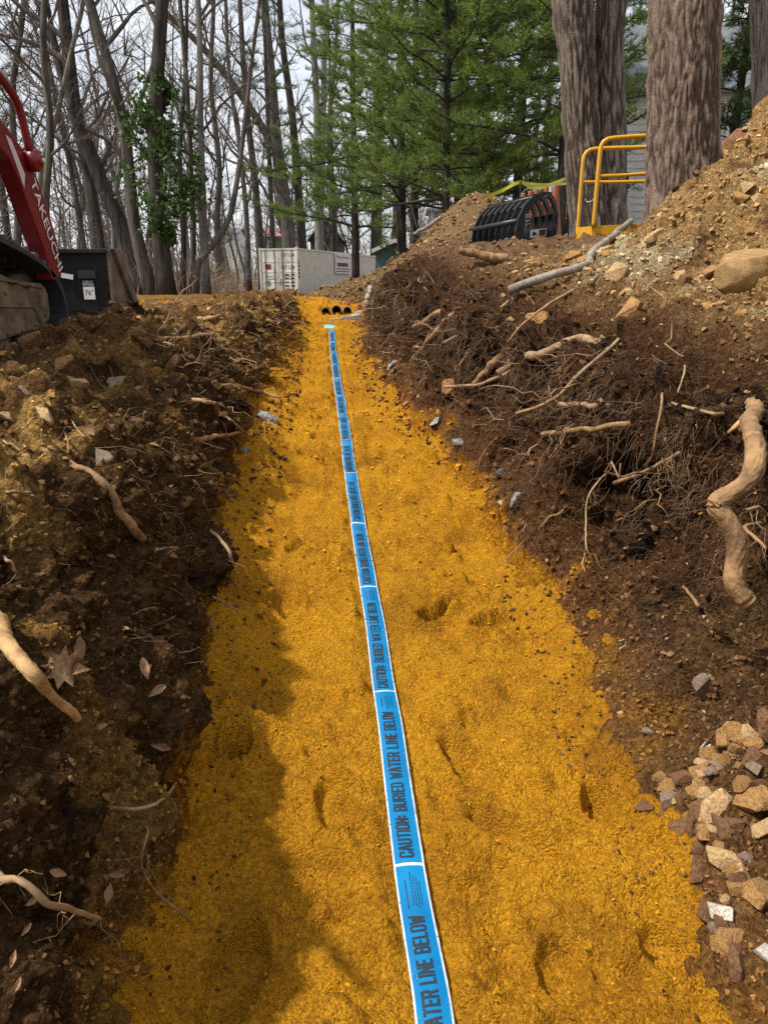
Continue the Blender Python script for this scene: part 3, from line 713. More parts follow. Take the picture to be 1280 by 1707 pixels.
# the big round boulder on the heap
bm = bmesh.new(); bmesh.ops.create_icosphere(bm, subdivisions=5, radius=.5)
for v in bm.verts:
    q = np.array(v.co)[None]
    k = 1 + .16 * gn(q, .55, 90)[0] + .06 * gn(q, .2, 91)[0] + .02 * gn(q, .07, 92)[0]
    c = v.co * float(k); c.x = max(min(c.x, .46), -.44); c.z = min(c.z, .36 + .1 * c.x); v.co = (c.x * 1.25, c.y * .9, c.z * .92)
me = bpy.data.meshes.new('boulder'); bm.to_mesh(me); bm.free(); me.shade_smooth(); me.materials.append(simple('boulder_stone', (.46, .29, .11), (.27, .155, .065), 6, .92, .8, .012, 45))
loc, nrm = hit(1238, 478)
o = link('boulder', me, None); o.location = Vector(loc) + Vector((.0, -.02, .07)); o.scale = [px_size(loc, 92)] * 3; o.rotation_euler = (.15, -.12, .5)
tag(o, 'large rounded tan boulder resting on the spoil heap', 'boulder')

# loose stones by the dozen: rubble toe, heap, left bank
def scatter(Pg, Ng, Ug, Cg, mask, n, seed):
    r = np.random.RandomState(seed); idx = np.argwhere(mask)
    yy = Pg[idx[:, 0], idx[:, 1], 1]
    pick = idx[r.choice(len(idx), n, replace=False)]
    return Pg[pick[:, 0], pick[:, 1]], Ng[pick[:, 0], pick[:, 1]], Cg[pick[:, 0], pick[:, 1]]
RNd = grid_normals(RPd, 1); LNd = grid_normals(LPd, -1)
inframe = lambda Pg: (np.abs(Pg[..., 0]) < .60 * np.maximum(Pg[..., 1], .2))
m1 = (RU > .15) & (RU < 1.75) & (RPd[..., 1] > 1.0) & (RPd[..., 1] < 1.62) & inframe(RPd)
for l_, n_, c_ in zip(*scatter(RPd, RNd, RU, RC, m1, 95, 1)):
    k = rng.choices(rock_kinds[:5], [6, 2, 8, .8, .25])[0]
    stone(l_, n_, .02 + .085 * rng.random() ** 1.6, k, 'small angular stone in the rubble at the lower right foot of the trench', 'loose stones at the lower right')
m2 = (RU > 3.5) & (RU < 6.2) & (RPd[..., 1] > 2.6) & (RPd[..., 1] < 7.4) & inframe(RPd)
for l_, n_, c_ in zip(*scatter(RPd, RNd, RU, RC, m2, 130, 2)):
    k = rng.choices(rock_kinds[:4], [6, 5, 3, .5])[0]
    stone(l_, n_, .035 + .10 * rng.random() ** 1.5, k, 'small broken stone on the tan spoil heap at right', 'broken stones on the spoil heap')
m3 = (LU > 1.9) & (LU < 3.6) & (LPd[..., 1] > 2.4) & (LPd[..., 1] < 8) & inframe(LPd)
for l_, n_, c_ in zip(*scatter(LPd, LNd, LU, LC, m3, 60, 3)):
    k = rng.choices(rock_kinds[:4], [4, 1.5, 5, 1.5])[0]
    stone(l_, n_, rng.uniform(.03, .10), k, 'small dirt-covered stone on the crest of the left bank', 'stones on the left bank crest')
m4 = (RU > 2.0) & (RU < 5.0) & (RPd[..., 1] > 12.2) & (RPd[..., 1] < 15)
for l_, n_, c_ in zip(*scatter(RPd, RNd, RU, RC, m4, 40, 4)):
    stone(l_, n_, rng.uniform(.05, .14), rng.choice(['rock_tan', 'rock_pale', 'rock_brown']), 'small stone on the dirt slope before the container', 'stones on the far dirt slope')

# crumbs and clods nobody could count
tmpl = []
for j in range(6):
    me = hull_rock(900 + j, 9, (1, .85, .7), 0, .10); me.calc_loop_triangles()
    tmpl.append((np.array([v.co[:] for v in me.vertices]), np.array([t.vertices[:] for t in me.loop_triangles]))); bpy.data.meshes.remove(me)
def clods(name, label, pts, nrms, cols, sizes, seed):
    r = np.random.RandomState(seed); VV, FF, CC, off_ = [], [], [], 0
    kind = r.randint(0, 6, len(pts))
    for j in range(6):
        ix = np.where(kind == j)[0]; tv_, tf_ = tmpl[j]; n = len(ix)
        if not n: continue
        ang = r.uniform(0, 6.28, (n, 3)); ca, sa = np.cos(ang), np.sin(ang)
        Rz = np.zeros((n, 3, 3)); Rz[:, 0, 0] = ca[:, 0]; Rz[:, 0, 1] = -sa[:, 0]; Rz[:, 1, 0] = sa[:, 0]; Rz[:, 1, 1] = ca[:, 0]; Rz[:, 2, 2] = 1
        Rx = np.zeros((n, 3, 3)); Rx[:, 0, 0] = 1; Rx[:, 1, 1] = ca[:, 1]; Rx[:, 1, 2] = -sa[:, 1]; Rx[:, 2, 1] = sa[:, 1]; Rx[:, 2, 2] = ca[:, 1]
        v = np.einsum('nij,njk,vk->nvi', Rz, Rx, tv_) * sizes[ix][:, None, None] + (pts[ix] + nrms[ix] * sizes[ix][:, None] * .15)[:, None]
        VV.append(v.reshape(-1, 3)); FF.append((tf_[None] + (np.arange(n) * len(tv_))[:, None, None]).reshape(-1, 3) + off_)
        CC.append(np.repeat(cols[ix], len(tv_), 0)); off_ += n * len(tv_)
    o = link(name, np_mesh(name, np.concatenate(VV), np.concatenate(FF), np.concatenate(CC), False), M['clod'])
    return tag(o, label, kind='stuff')
def near_weighted(Pg, Ng, Cg, mask, n, seed, s0_, s1_, jitter=.3, tint=None):
    r = np.random.RandomState(seed); idx = np.argwhere(mask); pick = idx[r.choice(len(idx), n)]
    q = Pg[pick[:, 0], pick[:, 1]] ; c = Cg[pick[:, 0], pick[:, 1]] * r.uniform(1 - jitter, 1 + jitter * 1.6, (n, 1))
    if tint is not None:
        tt = r.uniform(size=n) < tint[1]; c[tt] = np.array(tint[0]) * r.uniform(.6, 1.2, (tt.sum(), 1))
    sz = s0_ + (s1_ - s0_) * r.uniform(size=n) ** 2.5; sz *= np.clip(q[:, 1] / 2.5, .6, 2.2)
    return q, Ng[pick[:, 0], pick[:, 1]], c, sz
wide = lambda Pg: (np.abs(Pg[..., 0]) < .72 * np.maximum(Pg[..., 1], .2) + .12)
vis = lambda Pg: wide(Pg) & (Pg[..., 1] > .6)
clods('soil_crumbs', 'crumbs of brown soil and gravel over the right bank and heap', *near_weighted(RPd, RNd, RC, vis(RPd) & (RU > .1) & (RPd[..., 1] < 16), 7500, 11, .007, .038, tint=((.36, .25, .12), .12)), 1)
clods('heap_gravel', 'broken gravel and rock chips over the tan spoil heap', *near_weighted(RPd, RNd, RC, wide(RPd) & (RU > 3.4) & (RU < 6.3) & (RPd[..., 1] > 2.4) & (RPd[..., 1] < 7.5), 4500, 14, .006, .030, .3, tint=((.48, .35, .17), .14)), 4)
clods('soil_crumbs', 'crumbs of dark soil over the left bank', *near_weighted(LPd, LNd, LC, vis(LPd) & (LU > .1) & (LPd[..., 1] < 13), 6500, 12, .007, .042, tint=((.26, .16, .06), .10)), 2)
clods('near_crumbs', 'crumbs of earth on the near right bank', *near_weighted(RPd, RNd, RC, wide(RPd) & (RU > .05) & (RU < 3.2) & (RPd[..., 1] > .9) & (RPd[..., 1] < 2.7), 3000, 15, .006, .034, .4, tint=((.26, .14, .055), .10)), 5)
clods('near_crumbs', 'crumbs of earth on the near left wall', *near_weighted(LPd, LNd, LC, wide(LPd) & (LU > .05) & (LPd[..., 1] > .8) & (LPd[..., 1] < 2.6), 2600, 16, .006, .034, .4, tint=((.16, .09, .035), .10)), 6)
clods('mound_gravel', 'rubble on the far dirt mound and slope', *near_weighted(RPd, RNd, RC, (RU > .5) & (RU < 5.6) & (RPd[..., 1] > 12.3) & (RPd[..., 1] < 15.6), 2600, 17, .012, .05, .5, tint=((.20, .12, .06), .3)), 7)
SPg = sandV.reshape(len(Ys), nc, 3); SNd = grid_normals(SPg, 1)
clods('sand_crumbs', 'crumbs of damp yellow sand on the trench floor', *near_weighted(SPg, SNd, SC * .9, vis(SPg) & (tdist > .07), 6000, 13, .005, .02, .25, tint=((.16, .08, .025), .06)), 3)

ed = np.minimum(SX - edgeL(Ys)[:, None], edgeR(Ys)[:, None] - SX)
clods('spilled_soil', 'dark soil crumbs spilled from the walls onto the sand', *near_weighted(SPg, SNd, np.ones(SC.shape) * np.array([.09, .045, .018]), vis(SPg) & (ed < .16) & (ed > -.05) & (SY < 11), 3200, 18, .004, .028, .5, tint=((.26, .13, .03), .3)), 8)

q_ = np.random.RandomState(3); ts = q_.uniform(.1, arc[-1] - .1, 420); tv2 = q_.choice([-1, 1], 420) * (1.05 - np.abs(q_.normal(0, .28, 420)))
clods('sand_on_tape', 'grains of sand lying along the tape edges', tape_point(ts, tv2, .001), np.tile([0, 0, 1.], (420, 1)), np.tile(cB, (420, 1)), q_.uniform(.003, .009, 420) * np.clip(np.interp(ts, arc, tY) / 2.5, .7, 2), 9)

# ------------------------------------------------------------ roots
def wiggle(a, b, n, amp, r, sag=0):
    t = np.linspace(0, 1, n)[:, None]; q = np.asarray(a) * (1 - t) + np.asarray(b) * t
    off_ = np.cumsum(np.array([[r.gauss(0, 1) for _ in range(3)] for _ in range(n)]), 0); off_ -= off_[0]; off_ -= t * off_[-1]
    L = np.linalg.norm(np.asarray(b) - np.asarray(a)); q = q + off_ * amp * L / math.sqrt(n)
    q[:, 2] -= sag * L * (t[:, 0] ** 2); return q
def smooth_path(pts, n):
    pts = np.asarray(pts, float); k = np.concatenate([[0], np.cumsum(np.linalg.norm(np.diff(pts, axis=0), axis=1))])
    return herm(k, pts, np.linspace(0, k[-1], n))
def rootlets(mb, path, r, n, L, rad):
    for _ in range(n):
        i = r.randrange(len(path) // 4, len(path)); a = path[i]
        d = np.array([r.gauss(-.2, .6), r.gauss(-.3, .5), r.gauss(-.9, .5)]); l_ = L * r.uniform(.4, 1.2)
        q = wiggle(a, a + d / np.linalg.norm(d) * l_, 7, .22, r); mb.tube(q, np.linspace(rad, rad * .3, 7), 3)
        for _ in range(2):
            j = r.randrange(2, 6); e_ = np.array([r.gauss(0, .7), r.gauss(0, .5), r.gauss(-.6, .5)]) * l_ * .4
            mb.tube(wiggle(q[j], q[j] + e_, 5, .25, r), np.linspace(rad * .6, rad * .2, 5), 3)
def px_root(pts, w0, w1, mat, label, out=.04, nlets=0, letL=.15, sides=8, knob=.12, raw=False, seed=0, ends=(0, 0)):
    """pts: list of (px, py[, extra outward]); widths in photo pixels"""
    r = random.Random(seed + int(pts[0][0])); W = []
    for k, q in enumerate(pts):
        loc, nrm = hit(q[0], q[1]); W.append((loc, nrm, q[2] if len(q) > 2 else out))
    # pull along the sight line towards the viewer by 'out', so the root stands off the wall
    pth = [l_ - np.array(Vector(ray(*pts[k][:2])).normalized()) * o_ for k, (l_, n_, o_) in enumerate(W)]
    dep = [q[1] for q in pth]; md = sorted(dep)[len(dep) // 2]
    pth = [np.array(P(pts[k][0], pts[k][1], (min(W[0][0][1], md + .5) + .06 if k == 0 else min(max(q[1], md - .35), md + .35)) if len(pts) < 9 else (dep[k] + .25 if k == 0 else (dep[k] * .5 + (min(dep) - .04) * .5 if k == 1 else min(dep) - .04 - .05 * max(0, k - 4) / 4)))) for k, q in enumerate(pth)]
    f = np.mean([q[1] * CP - (q[2] - ZC) * SP for q in pth]); n = max(10, len(pts) * 7) if sides < 13 else 150
    path = smooth_path(pth, n); t = np.linspace(0, 1, n)
    if sides > 12:
        kk = np.concatenate([[0], np.cumsum(np.linalg.norm(np.diff(np.array(pth), axis=0), axis=1))]); lin = np.stack([np.interp(np.linspace(0, kk[-1], n), kk, np.array(pth)[:, i]) for i in range(3)], 1)
        for _ in range(14): lin[1:-1] = (lin[:-2] + 2 * lin[1:-1] + lin[2:]) / 4
        path = lin
    rad = (w0 * (1 - t) + w1 * t) / 2 * f / FPX
    kn = gn(np.stack([t * 9 + seed, t * 0, t * 0], -1), 1.0, 95); rad = rad * (1 + knob * 2 * kn)
    path = path + np.stack([gn(np.stack([t * 6 + seed, t * 0 + k_, t * 0], -1), .8, 96) for k_ in range(3)], -1) * rad.mean() * 1.2
    mb = MB(); mb.tube(path, rad, sides)
    if sides > 9:       # bark relief
        v = mb.V[0]; aa = np.tile(np.arange(sides) / sides * 2 * math.pi, n); ss = np.repeat(np.concatenate([[0], np.cumsum(np.linalg.norm(np.diff(path, axis=0), axis=1))]), sides) / rad.mean(); sv = np.stack([np.cos(aa), np.sin(aa), ss * .28], -1); mb.V[0] = v + (v - np.repeat(path, sides, 0)) * (.16 * gn(sv, 1.3, 97) + .34 * np.abs(gn(sv, .42, 98)) + .16 * gn(sv, .17, 94) - .05)[:, None]
    if nlets: rootlets(mb, path, r, nlets, letL, max(.0012, rad.mean() * .22))
    return path, rad, solo(mb, 'root', mat, label, 'root', 'roots torn open along the trench', smooth=True)
# the thick broken root at right
bigp = [(1252, 650, .0), (1250, 720, .06), (1252, 775, .10), (1240, 805, .13), (1188, 842, .18), (1215, 862, .17), (1232, 905, .14), (1222, 950, .12), (1212, 975, .12), (1236, 1002, .15)]
path, rad, o = px_root(bigp, 31, 31, M['root'], 'thick broken root hanging in a crook from the right wall', nlets=0, sides=40, knob=.10, seed=3)
e_ = path[-1]; mb = MB(); dct = path[-1] - path[-3]; mb.lathe(e_ - dct * .2, [(rad[-1] * .2, .008), (rad[-1] * .96, .0), (rad[-1] * .9, .012), (rad[-1] * .3, .010)], 14, dct)
q = mb.build('broken_end', M['root_raw'], o)
mb = MB(); k0 = int(len(path) * .36); stub = np.array([path[k0], path[k0] + [-.05, -.03, -.015], path[k0] + [-.085, -.04, -.04]]); mb.tube(smooth_path(stub, 8), np.linspace(rad[k0] * .8, .004, 8), 10)
mb.build('splintered_stub', M['root_raw'], o, True)
px_root([(1280, 870, .1), (1240, 880, .12), (1276, 915, .12)], 8, 5, M['root'], 'small side root beside the thick broken root at right edge', nlets=6, letL=.12, seed=4)
# left foreground
px_root([(-30, 1010, .02), (10, 1075, .14), (55, 1130, .16), (95, 1160, .16), (128, 1198, .18)], 44, 12, M['root_raw'], 'thick splintered root end poking from the left wall in the foreground', sides=32, knob=.2, seed=5)
px_root([(-20, 1445, .06), (30, 1470, .14), (70, 1500, .16), (120, 1515, .16), (165, 1535, .18)], 15, 8, M['root_thin'], 'pale thin root with rootlets at lower left edge', nlets=9, letL=.10, seed=6)
px_root([(70, 752, .02), (130, 782, .05), (180, 812, .05), (205, 862, .05), (240, 900, .02)], 13, 16, M['root'], 'long pale root running down the middle of left bank', seed=7, sides=10)
SMALL = [
 ([(225, 1365), (245, 1395), (235, 1440), (262, 1490), (300, 1520), (316, 1538)], 5, 4, 'thin crooked pale root at the lower left sand edge', 3),
 ([(170, 1345), (230, 1348), (262, 1340), (285, 1318), (297, 1300)], 6, 5, 'brown root lying across the dark lower left wall', 2),
 ([(345, 880), (372, 905), (385, 925), (392, 940)], 7, 4, 'short forked root at the left sand edge, middle distance', 5),
 ([(240, 930), (262, 916), (297, 912)], 5, 4, 'short pale root right of the long pale root on left bank', 1),
 ([(345, 985), (365, 1000), (380, 1008), (398, 1020)], 4, 3, 'hair-thin branching root on the left wall near the sand', 5),
 ([(0, 730), (20, 742), (35, 752)], 6, 4, 'thin root end at the left edge beside the long pale root', 1),
 ([(0, 820), (25, 820), (50, 822)], 6, 5, 'short horizontal root stub at the left edge', 0),
 ([(0, 920), (15, 935), (28, 955)], 8, 5, 'short brown root stub at the left edge above the splintered root', 1),
 ([(115, 695), (125, 710), (140, 728)], 4, 3, 'white hooked rootlet on the left bank', 0),
 ([(105, 718), (113, 735), (114, 755)], 5, 3, 'short white rootlet hanging below a stone on left bank', 0),
 ([(350, 645, .1), (400, 645, .14), (440, 655, .2), (468, 662, .24)], 9, 5, 'straight pale root sticking out over the sand from left bank', 2),
 ([(312, 665, .06), (345, 670, .1), (372, 675, .12)], 8, 5, 'pale root stub just left of the straight root', 1),
 ([(315, 738, .06), (345, 730, .1), (400, 722, .16)], 12, 4, 'tapering root with thick butt on left bank', 1),
 ([(262, 565, .04), (310, 563, .06), (358, 556, .08)], 9, 5, 'pale stick lying on top of the left bank', 0),
 ([(335, 532, .06), (355, 530, .06), (377, 525, .06)], 8, 6, 'short stick near the far left bank crest', 0),
 ([(300, 790, .04), (330, 808, .06), (342, 820, .06)], 5, 3, 'thin root bent down on the left wall centre', 1),
 ([(370, 690, .06), (385, 700, .1), (405, 720, .12)], 4, 3, 'thin rootlet hanging over left wall below the straight root', 2),
 ([(1140, 600, .04), (1141, 620, .06), (1130, 655, .06)], 4, 3, 'thin hooked rootlet at the top of right wall', 0),
 ([(1105, 645, .06), (1098, 700, .1), (1090, 745, .1), (1075, 780, .1)], 5, 3, 'long thin pale rootlet hanging straight down the right wall', 1),
 ([(1162, 728, .06), (1140, 750, .1), (1080, 785, .14), (1022, 805, .16)], 5, 9, 'long slanting root fringed with rootlets on right wall', 16),
 ([(1055, 672, .03), (1000, 676, .08), (930, 673, .12)], 11, 9, 'upper of two stout parallel roots on the right wall', 1),
 ([(1060, 706, .03), (1010, 712, .08), (960, 718, .12), (905, 724, .14)], 9, 10, 'lower of two stout parallel roots on the right wall', 3),
 ([(1030, 570, .06), (950, 570, .16), (900, 590, .22), (855, 605, .24), (830, 620, .24)], 18, 13, 'thick pale root along the upper right bank', 0),
 ([(1040, 560, .06), (990, 600, .16), (930, 660, .2), (860, 690, .2)], 6, 6, 'long straight thin root slanting down right bank', 2),
 ([(835, 590, .08), (815, 615, .16), (788, 640, .18)], 20, 8, 'splintered pale root stub among roots of right wall', 0),
 ([(960, 480, .04), (910, 510, .1), (870, 540, .14), (848, 570, .14)], 5, 4, 'thin straight twig leaning on the right bank below the branch', 0),
 ([(1025, 776, .05), (1000, 800, .08), (980, 830, .1), (976, 880, .1), (978, 915, .1)], 4, 3, 'fringed thin root left of the slanting root', 8),
 ([(950, 840, .04), (920, 860, .06), (900, 880, .06)], 5, 3, 'thin dark root near the right sand edge', 2),
 ([(760, 520, .08), (720, 560, .16), (700, 590, .18)], 10, 7, 'pale root curving down the far right wall', 1),
 ([(870, 480, .08), (800, 540, .18), (740, 570, .2)], 6, 5, 'thin root arching across the far right wall', 2),
 ([(780, 505, .08), (735, 520, .16), (690, 545, .2)], 12, 9, 'weathered root beside dark hollow of far right wall', 0),
 ([(750, 550, .04), (715, 580, .08), (690, 578, .1)], 5, 5, 'forked thin root at far right wall', 4),
 ([(850, 620, .04), (800, 640, .08), (740, 645, .1)], 6, 5, 'thin root running left above the white-streaked stones', 3),
 ([(1120, 958, .03), (1145, 985, .04), (1165, 1010, .04)], 5, 6, 'small splinter of wood on the lower right bank', 0),
 ([(1280, 860, .06), (1262, 845, .1), (1245, 850, .1)], 5, 4, 'small root crossing behind the thick broken root', 3),
 ([(1218, 690, .04), (1190, 690, .06), (1150, 680, .08), (1120, 672, .06)], 6, 5, 'thin root branching left from top of the thick broken root', 4),
]
for k, (pts, w0, w1, lab, nl) in enumerate(SMALL):
    px_root(pts, w0, w1, M['root_thin'] if k % 3 else M['root'], lab, out=.05, nlets=nl, letL=.14, sides=7, seed=20 + k)
def wild_root(a, n_, L, rad, r, along, droop):
    d = np.asarray(n_) * r.uniform(.3, .9) + np.array([0, r.choice([-1, -1, 1]) * along * r.uniform(.3, 1.2), r.uniform(-.9, .25)])
    d = d / np.linalg.norm(d)
    q = wiggle(np.asarray(a) - np.asarray(n_) * .04, np.asarray(a) + d * L, 10, .16, r, droop)
    mb = MB(); mb.tube(q, np.linspace(rad, rad * .45, 10), 5)
    for _ in range(r.randrange(0, 4)):
        j = r.randrange(3, 9); e = d * r.uniform(.2, .8) + np.array([r.gauss(0, .4), r.gauss(0, .5), r.gauss(-.4, .4)]); e /= np.linalg.norm(e)
        mb.tube(wiggle(q[j], q[j] + e * L * r.uniform(.2, .5), 6, .2, r), np.linspace(rad * .5, rad * .2, 6), 3)
    return mb
r_ = random.Random(77)
m = (RU > .7) & (RU < 2.9) & (RPd[..., 1] > 2.6) & (RPd[..., 1] < 11) & inframe(RPd)
for l_, n_, c_ in zip(*scatter(RPd, Rn, RU, RC, m, 105, 21)):
    solo(wild_root(l_, n_, r_.uniform(.15, .5), r_.uniform(.0025, .008) * (1.2 if l_[1] > 5 else .8), r_, .8, .15), 'root', r_.choice([M['root_thin'], M['root_thin'], M['root'], M['root_dark']]),
         'thin broken root among the tangle on the right wall', 'root', 'thin roots tangled over the right wall', smooth=True)
m = (LU > 1.0) & (LU < 2.9) & (LPd[..., 1] > 4.2) & (LPd[..., 1] < 10.5)
for l_, n_, c_ in zip(*scatter(LPd, Ln, LU, LC, m, 75, 22)):
    solo(wild_root(l_, n_, r_.uniform(.15, .55), r_.uniform(.003, .007), r_, .7, .12), 'root', r_.choice([M['root_thin'], M['root_thin'], M['root_dark']]),
         'thin root in the tangle on the far left bank', 'root', 'thin roots tangled over the far left bank', smooth=True)
def root_hair(name, label, Pg, Ng, mask, n, seed, L0, L1, rad, mat):
    r = random.Random(seed); rs = np.random.RandomState(seed); idx = np.argwhere(mask); pick = idx[rs.choice(len(idx), n)]
    mb = MB()
    for i, j in pick:
        a = Pg[i, j]; nn = Ng[i, j]; L = r.uniform(L0, L1) * min(max(a[1] / 3.5, .6), 1.6)
        d = nn * r.uniform(.2, .7) + np.array([r.gauss(0, .3), r.gauss(0, .5), r.uniform(-1.3, .1)]); d /= np.linalg.norm(d)
        rr = rad * r.uniform(.5, 1.3) * min(max(a[1] / 3.0, .6), 2.2)
        mb.tube(wiggle(a - nn * .01, a + d * L, 4, .25, r, .1), np.linspace(rr, rr * .35, 4), 3, caps=False)
    o = mb.build(name, mat, None, True, fix=False); return tag(o, label, kind='stuff')
root_hair('root_hair', 'fine brown root hair hanging from the right wall', RPd, Rn, (RU > .5) & (RU < 2.8) & (RPd[..., 1] > 1.9) & (RPd[..., 1] < 11) & inframe(RPd), 3000, 31, .05, .20, .0014, M['root_hair'])
root_hair('root_hair', 'ragged fringe of roots hanging from the lip of the right wall', RPd, np.array([-.55, -.1, -.55]) + 0 * Rn, (RU > 1.55) & (RU < 2.25) & (RPd[..., 1] > 2.0) & (RPd[..., 1] < 10.5) & inframe(RPd), 1100, 34, .06, .22, .0014, M['root_hair'])
root_hair('root_hair', 'fine dark root hair matting the right wall', RPd, Rn, (RU > .3) & (RU < 2.9) & (RPd[..., 1] > 1.9) & (RPd[..., 1] < 11) & inframe(RPd), 2600, 33, .05, .18, .0016, M['root_dark'])
root_hair('root_hair', 'fine root hair on the left bank', LPd, Ln, (LU > .4) & (LU < 3.0) & (LPd[..., 1] > 1.6) & (LPd[..., 1] < 10.5) & inframe(LPd), 900, 32, .05, .18, .0012, M['root_thin'])

# ------------------------------------------------------------ dead leaves and the grey branch
def leaf_mesh(seed, lobes, crumple):
    r = random.Random(seed)
    if lobes > 6: half = [(0, -.5), (.10, -.22), (.34, -.34), (.28, -.14), (.50, -.04), (.30, .06), (.42, .26), (.20, .18), (.12, .34), (0, .58)]
    else: half = [(0, -.5), (.16, -.34), (.27, -.12), (.28, .05), (.20, .26), (.08, .44), (0, .55)]
    half = [(x * r.uniform(.85, 1.1), y) for x, y in half]; V, F = [], []
    for x, y in half:
        for u in (-1, -.5, 0, .5, 1): V.append((x * u * r.uniform(.92, 1.05), y + r.uniform(-.02, .02), 0))
    V = np.array(V, float); n = len(half); F = grid_faces(n, 5)
    fold = crumple * r.uniform(.6, 1.6); V[:, 2] += fold * 1.6 * np.abs(V[:, 0]) + crumple * .9 * V[:, 1] ** 2 * r.choice([-1, 1]) + crumple * .55 * gn(V, .22, seed) + crumple * .2 * gn(V, .1, seed + 1)
    V[:, 0] *= 1 - min(.55, fold * .6)
    me = bpy.data.meshes.new('dead_leaf'); me.from_pydata(V.tolist(), [], F.tolist()); me.shade_smooth(); me.materials.append(M['leaf_dead']); return me
LEAVES = [(102, 1112, 74, 7, .25, 'large pale lobed oak leaf hanging on the dark left wall'), (240, 1115, 36, 5, .7, 'curled purplish leaf right of the large oak leaf'), (262, 1155, 34, 5, .6, 'crumpled brown leaf below the curled leaf'),
          (167, 1213, 22, 4, .8, 'small white crumpled leaf on the dark left wall'), (268, 1245, 34, 4, .9, 'twisted grey leaf near the left sand edge'), (95, 1455, 28, 4, .6, 'flat pale leaf above the thin root at lower left'),
          (192, 1460, 28, 4, .7, 'bright folded leaf on the lower left wall'), (180, 1490, 30, 4, .4, 'grey flat leaf below the bright folded leaf'), (40, 1550, 22, 4, .7, 'small leaf under the thin root at lower left'),
          (22, 1600, 26, 4, .8, 'pale leaf scrap at the left edge of the wall foot'), (30, 1645, 22, 4, .8, 'lowest pale leaf scrap at bottom left'), (55, 1500, 24, 4, .7, 'brown leaf hung behind the thin root'), (128, 1085, 44, 5, .5, 'reddish leaf tucked above the large oak leaf'), (150, 720, 24, 4, .5, 'small leaf on the left bank near the grey stone')]
for k, (px, py, wpx, lobes, cr_, lab) in enumerate(LEAVES):
    loc, nrm = hit(px, py); o = link('dead_leaf', leaf_mesh(300 + k, lobes, cr_ * .5), None); s = px_size(loc, wpx); o.scale = (s, s, s)
    n_ = (Vector(nrm) * .4 - Vector(ray(px, py)).normalized()).normalized()
    o.rotation_euler = (n_.to_track_quat('Z', 'Y').to_matrix() @ Matrix.Rotation(rng.uniform(0, 6.28), 3, 'Z')).to_euler(); o.location = Vector(loc) + n_ * (.012 + s * .1)
    tag(o, lab, 'leaf', 'dead leaves on the left wall')
def px_log(pts, Yd, w0, w1, name, mat, label, cat, sides=12, seed=0):
    q = smooth_path([P(a, b, y) for (a, b), y in zip(pts, Yd)], 30); t = np.linspace(0, 1, 30)
    rad = (w0 * (1 - t) + w1 * t) / 2 * q[:, 1] / FPX * (1 + .25 * gn(np.stack([t * 8 + seed, t * 0, t * 0], -1), 1, 99))
    q = q + np.stack([gn(np.stack([t * 9 + seed, t * 0 + k_, t * 0], -1), 1, 101) for k_ in range(3)], -1) * .018
    mb = MB(); mb.tube(q, rad, sides); return solo(mb, name, mat, label, cat, smooth=True)
hd = lambda px, py, o=.05: hit(px, py)[0][1] - o
pl = [(848, 484), (900, 466), (955, 450), (985, 424), (1015, 398), (1052, 368)]
bd = np.array([hd(a, b + 8, .0) for a, b in pl]); bd = np.minimum.accumulate(bd[::-1])[::-1] - .10
px_log(pl, bd, 14, 9, 'branch', M['log_grey'], 'long grey fallen branch lying across the top of the right bank', 'branch', seed=1)
px_log([(765, 417), (800, 424), (825, 430), (845, 432)], [hd(800, 432, .1) - .25] * 4, 12, 16, 'branch', M['root'], 'short barkless log in front of the black grapple', 'branch', seed=2)
px_log([(690, 390), (712, 378), (735, 362)], [hd(700, 400, .2)] * 3, 6, 6, 'board', M['log_grey'], 'weathered stick propped on the far dirt mound', 'stick', seed=3)
px_log([(470, 510), (480, 497), (497, 482)], [13.2] * 3, 3, 3, 'branch', M['root_dark'], 'thin dark branch lying before the container doors', 'branch', seed=4)

# ------------------------------------------------------------ compact track loader at the left edge
M['paint_red'] = simple('red_machine_paint', (.20, .006, .010), (.15, .005, .008), 5, .38, .15, .002, 40, spec=.5)
M['paint_black'] = simple('black_machine_paint', (.012, .012, .013), (.022, .022, .023), 18, .42, .2, .002, 60)
M['rubber'] = simple('track_rubber', (.022, .022, .024), (.045, .04, .036), 7, .75, .3, .004, 40)
M['mud'] = simple('dried_mud', (.24, .165, .10), (.085, .06, .036), 9, .95, .8, .012, 22)
M['mud_metal'] = simple('muddy_worn_steel', (.20, .15, .10), (.085, .07, .055), 9, .8, .5, .006, 30)
M['white_sticker'] = simple('white_sticker', (.78, .78, .76), (.66, .66, .64), 12, .5)
M['ink'] = simple('black_ink', (.015, .015, .016), (.03, .03, .03), 12, .6)
M['glass_dark'] = simple('dark_cab_glass', (.01, .012, .014), (.015, .017, .02), 4, .08)
M['light_grey_paint'] = simple('light_grey_paint', (.6, .6, .6), (.5, .5, .5), 6, .4)
LX, LY, GZ0 = -2.9, 3.6, 1.06
def LW(x, y, z): return np.array([LX + x, LY + y, z])
loader = thing('track_loader', 'red and black compact track loader parked on the left bank', 'loader', (LX, LY, GZ0))
def arm_poly():  # side outline of the lift arm (y, z)
    return [(-.9, 2.46), (.2, 2.52), (.72, 2.36), (.90, 2.285), (1.067, 2.20), (1.195, 2.066), (1.299, 1.876), (1.361, 1.741), (1.36, 1.52), (1.22, 1.50), (1.168, 1.662), (1.054, 1.855), (.958, 2.021), (.872, 2.13), (.70, 2.20), (.2, 2.30), (-.9, 2.22)]
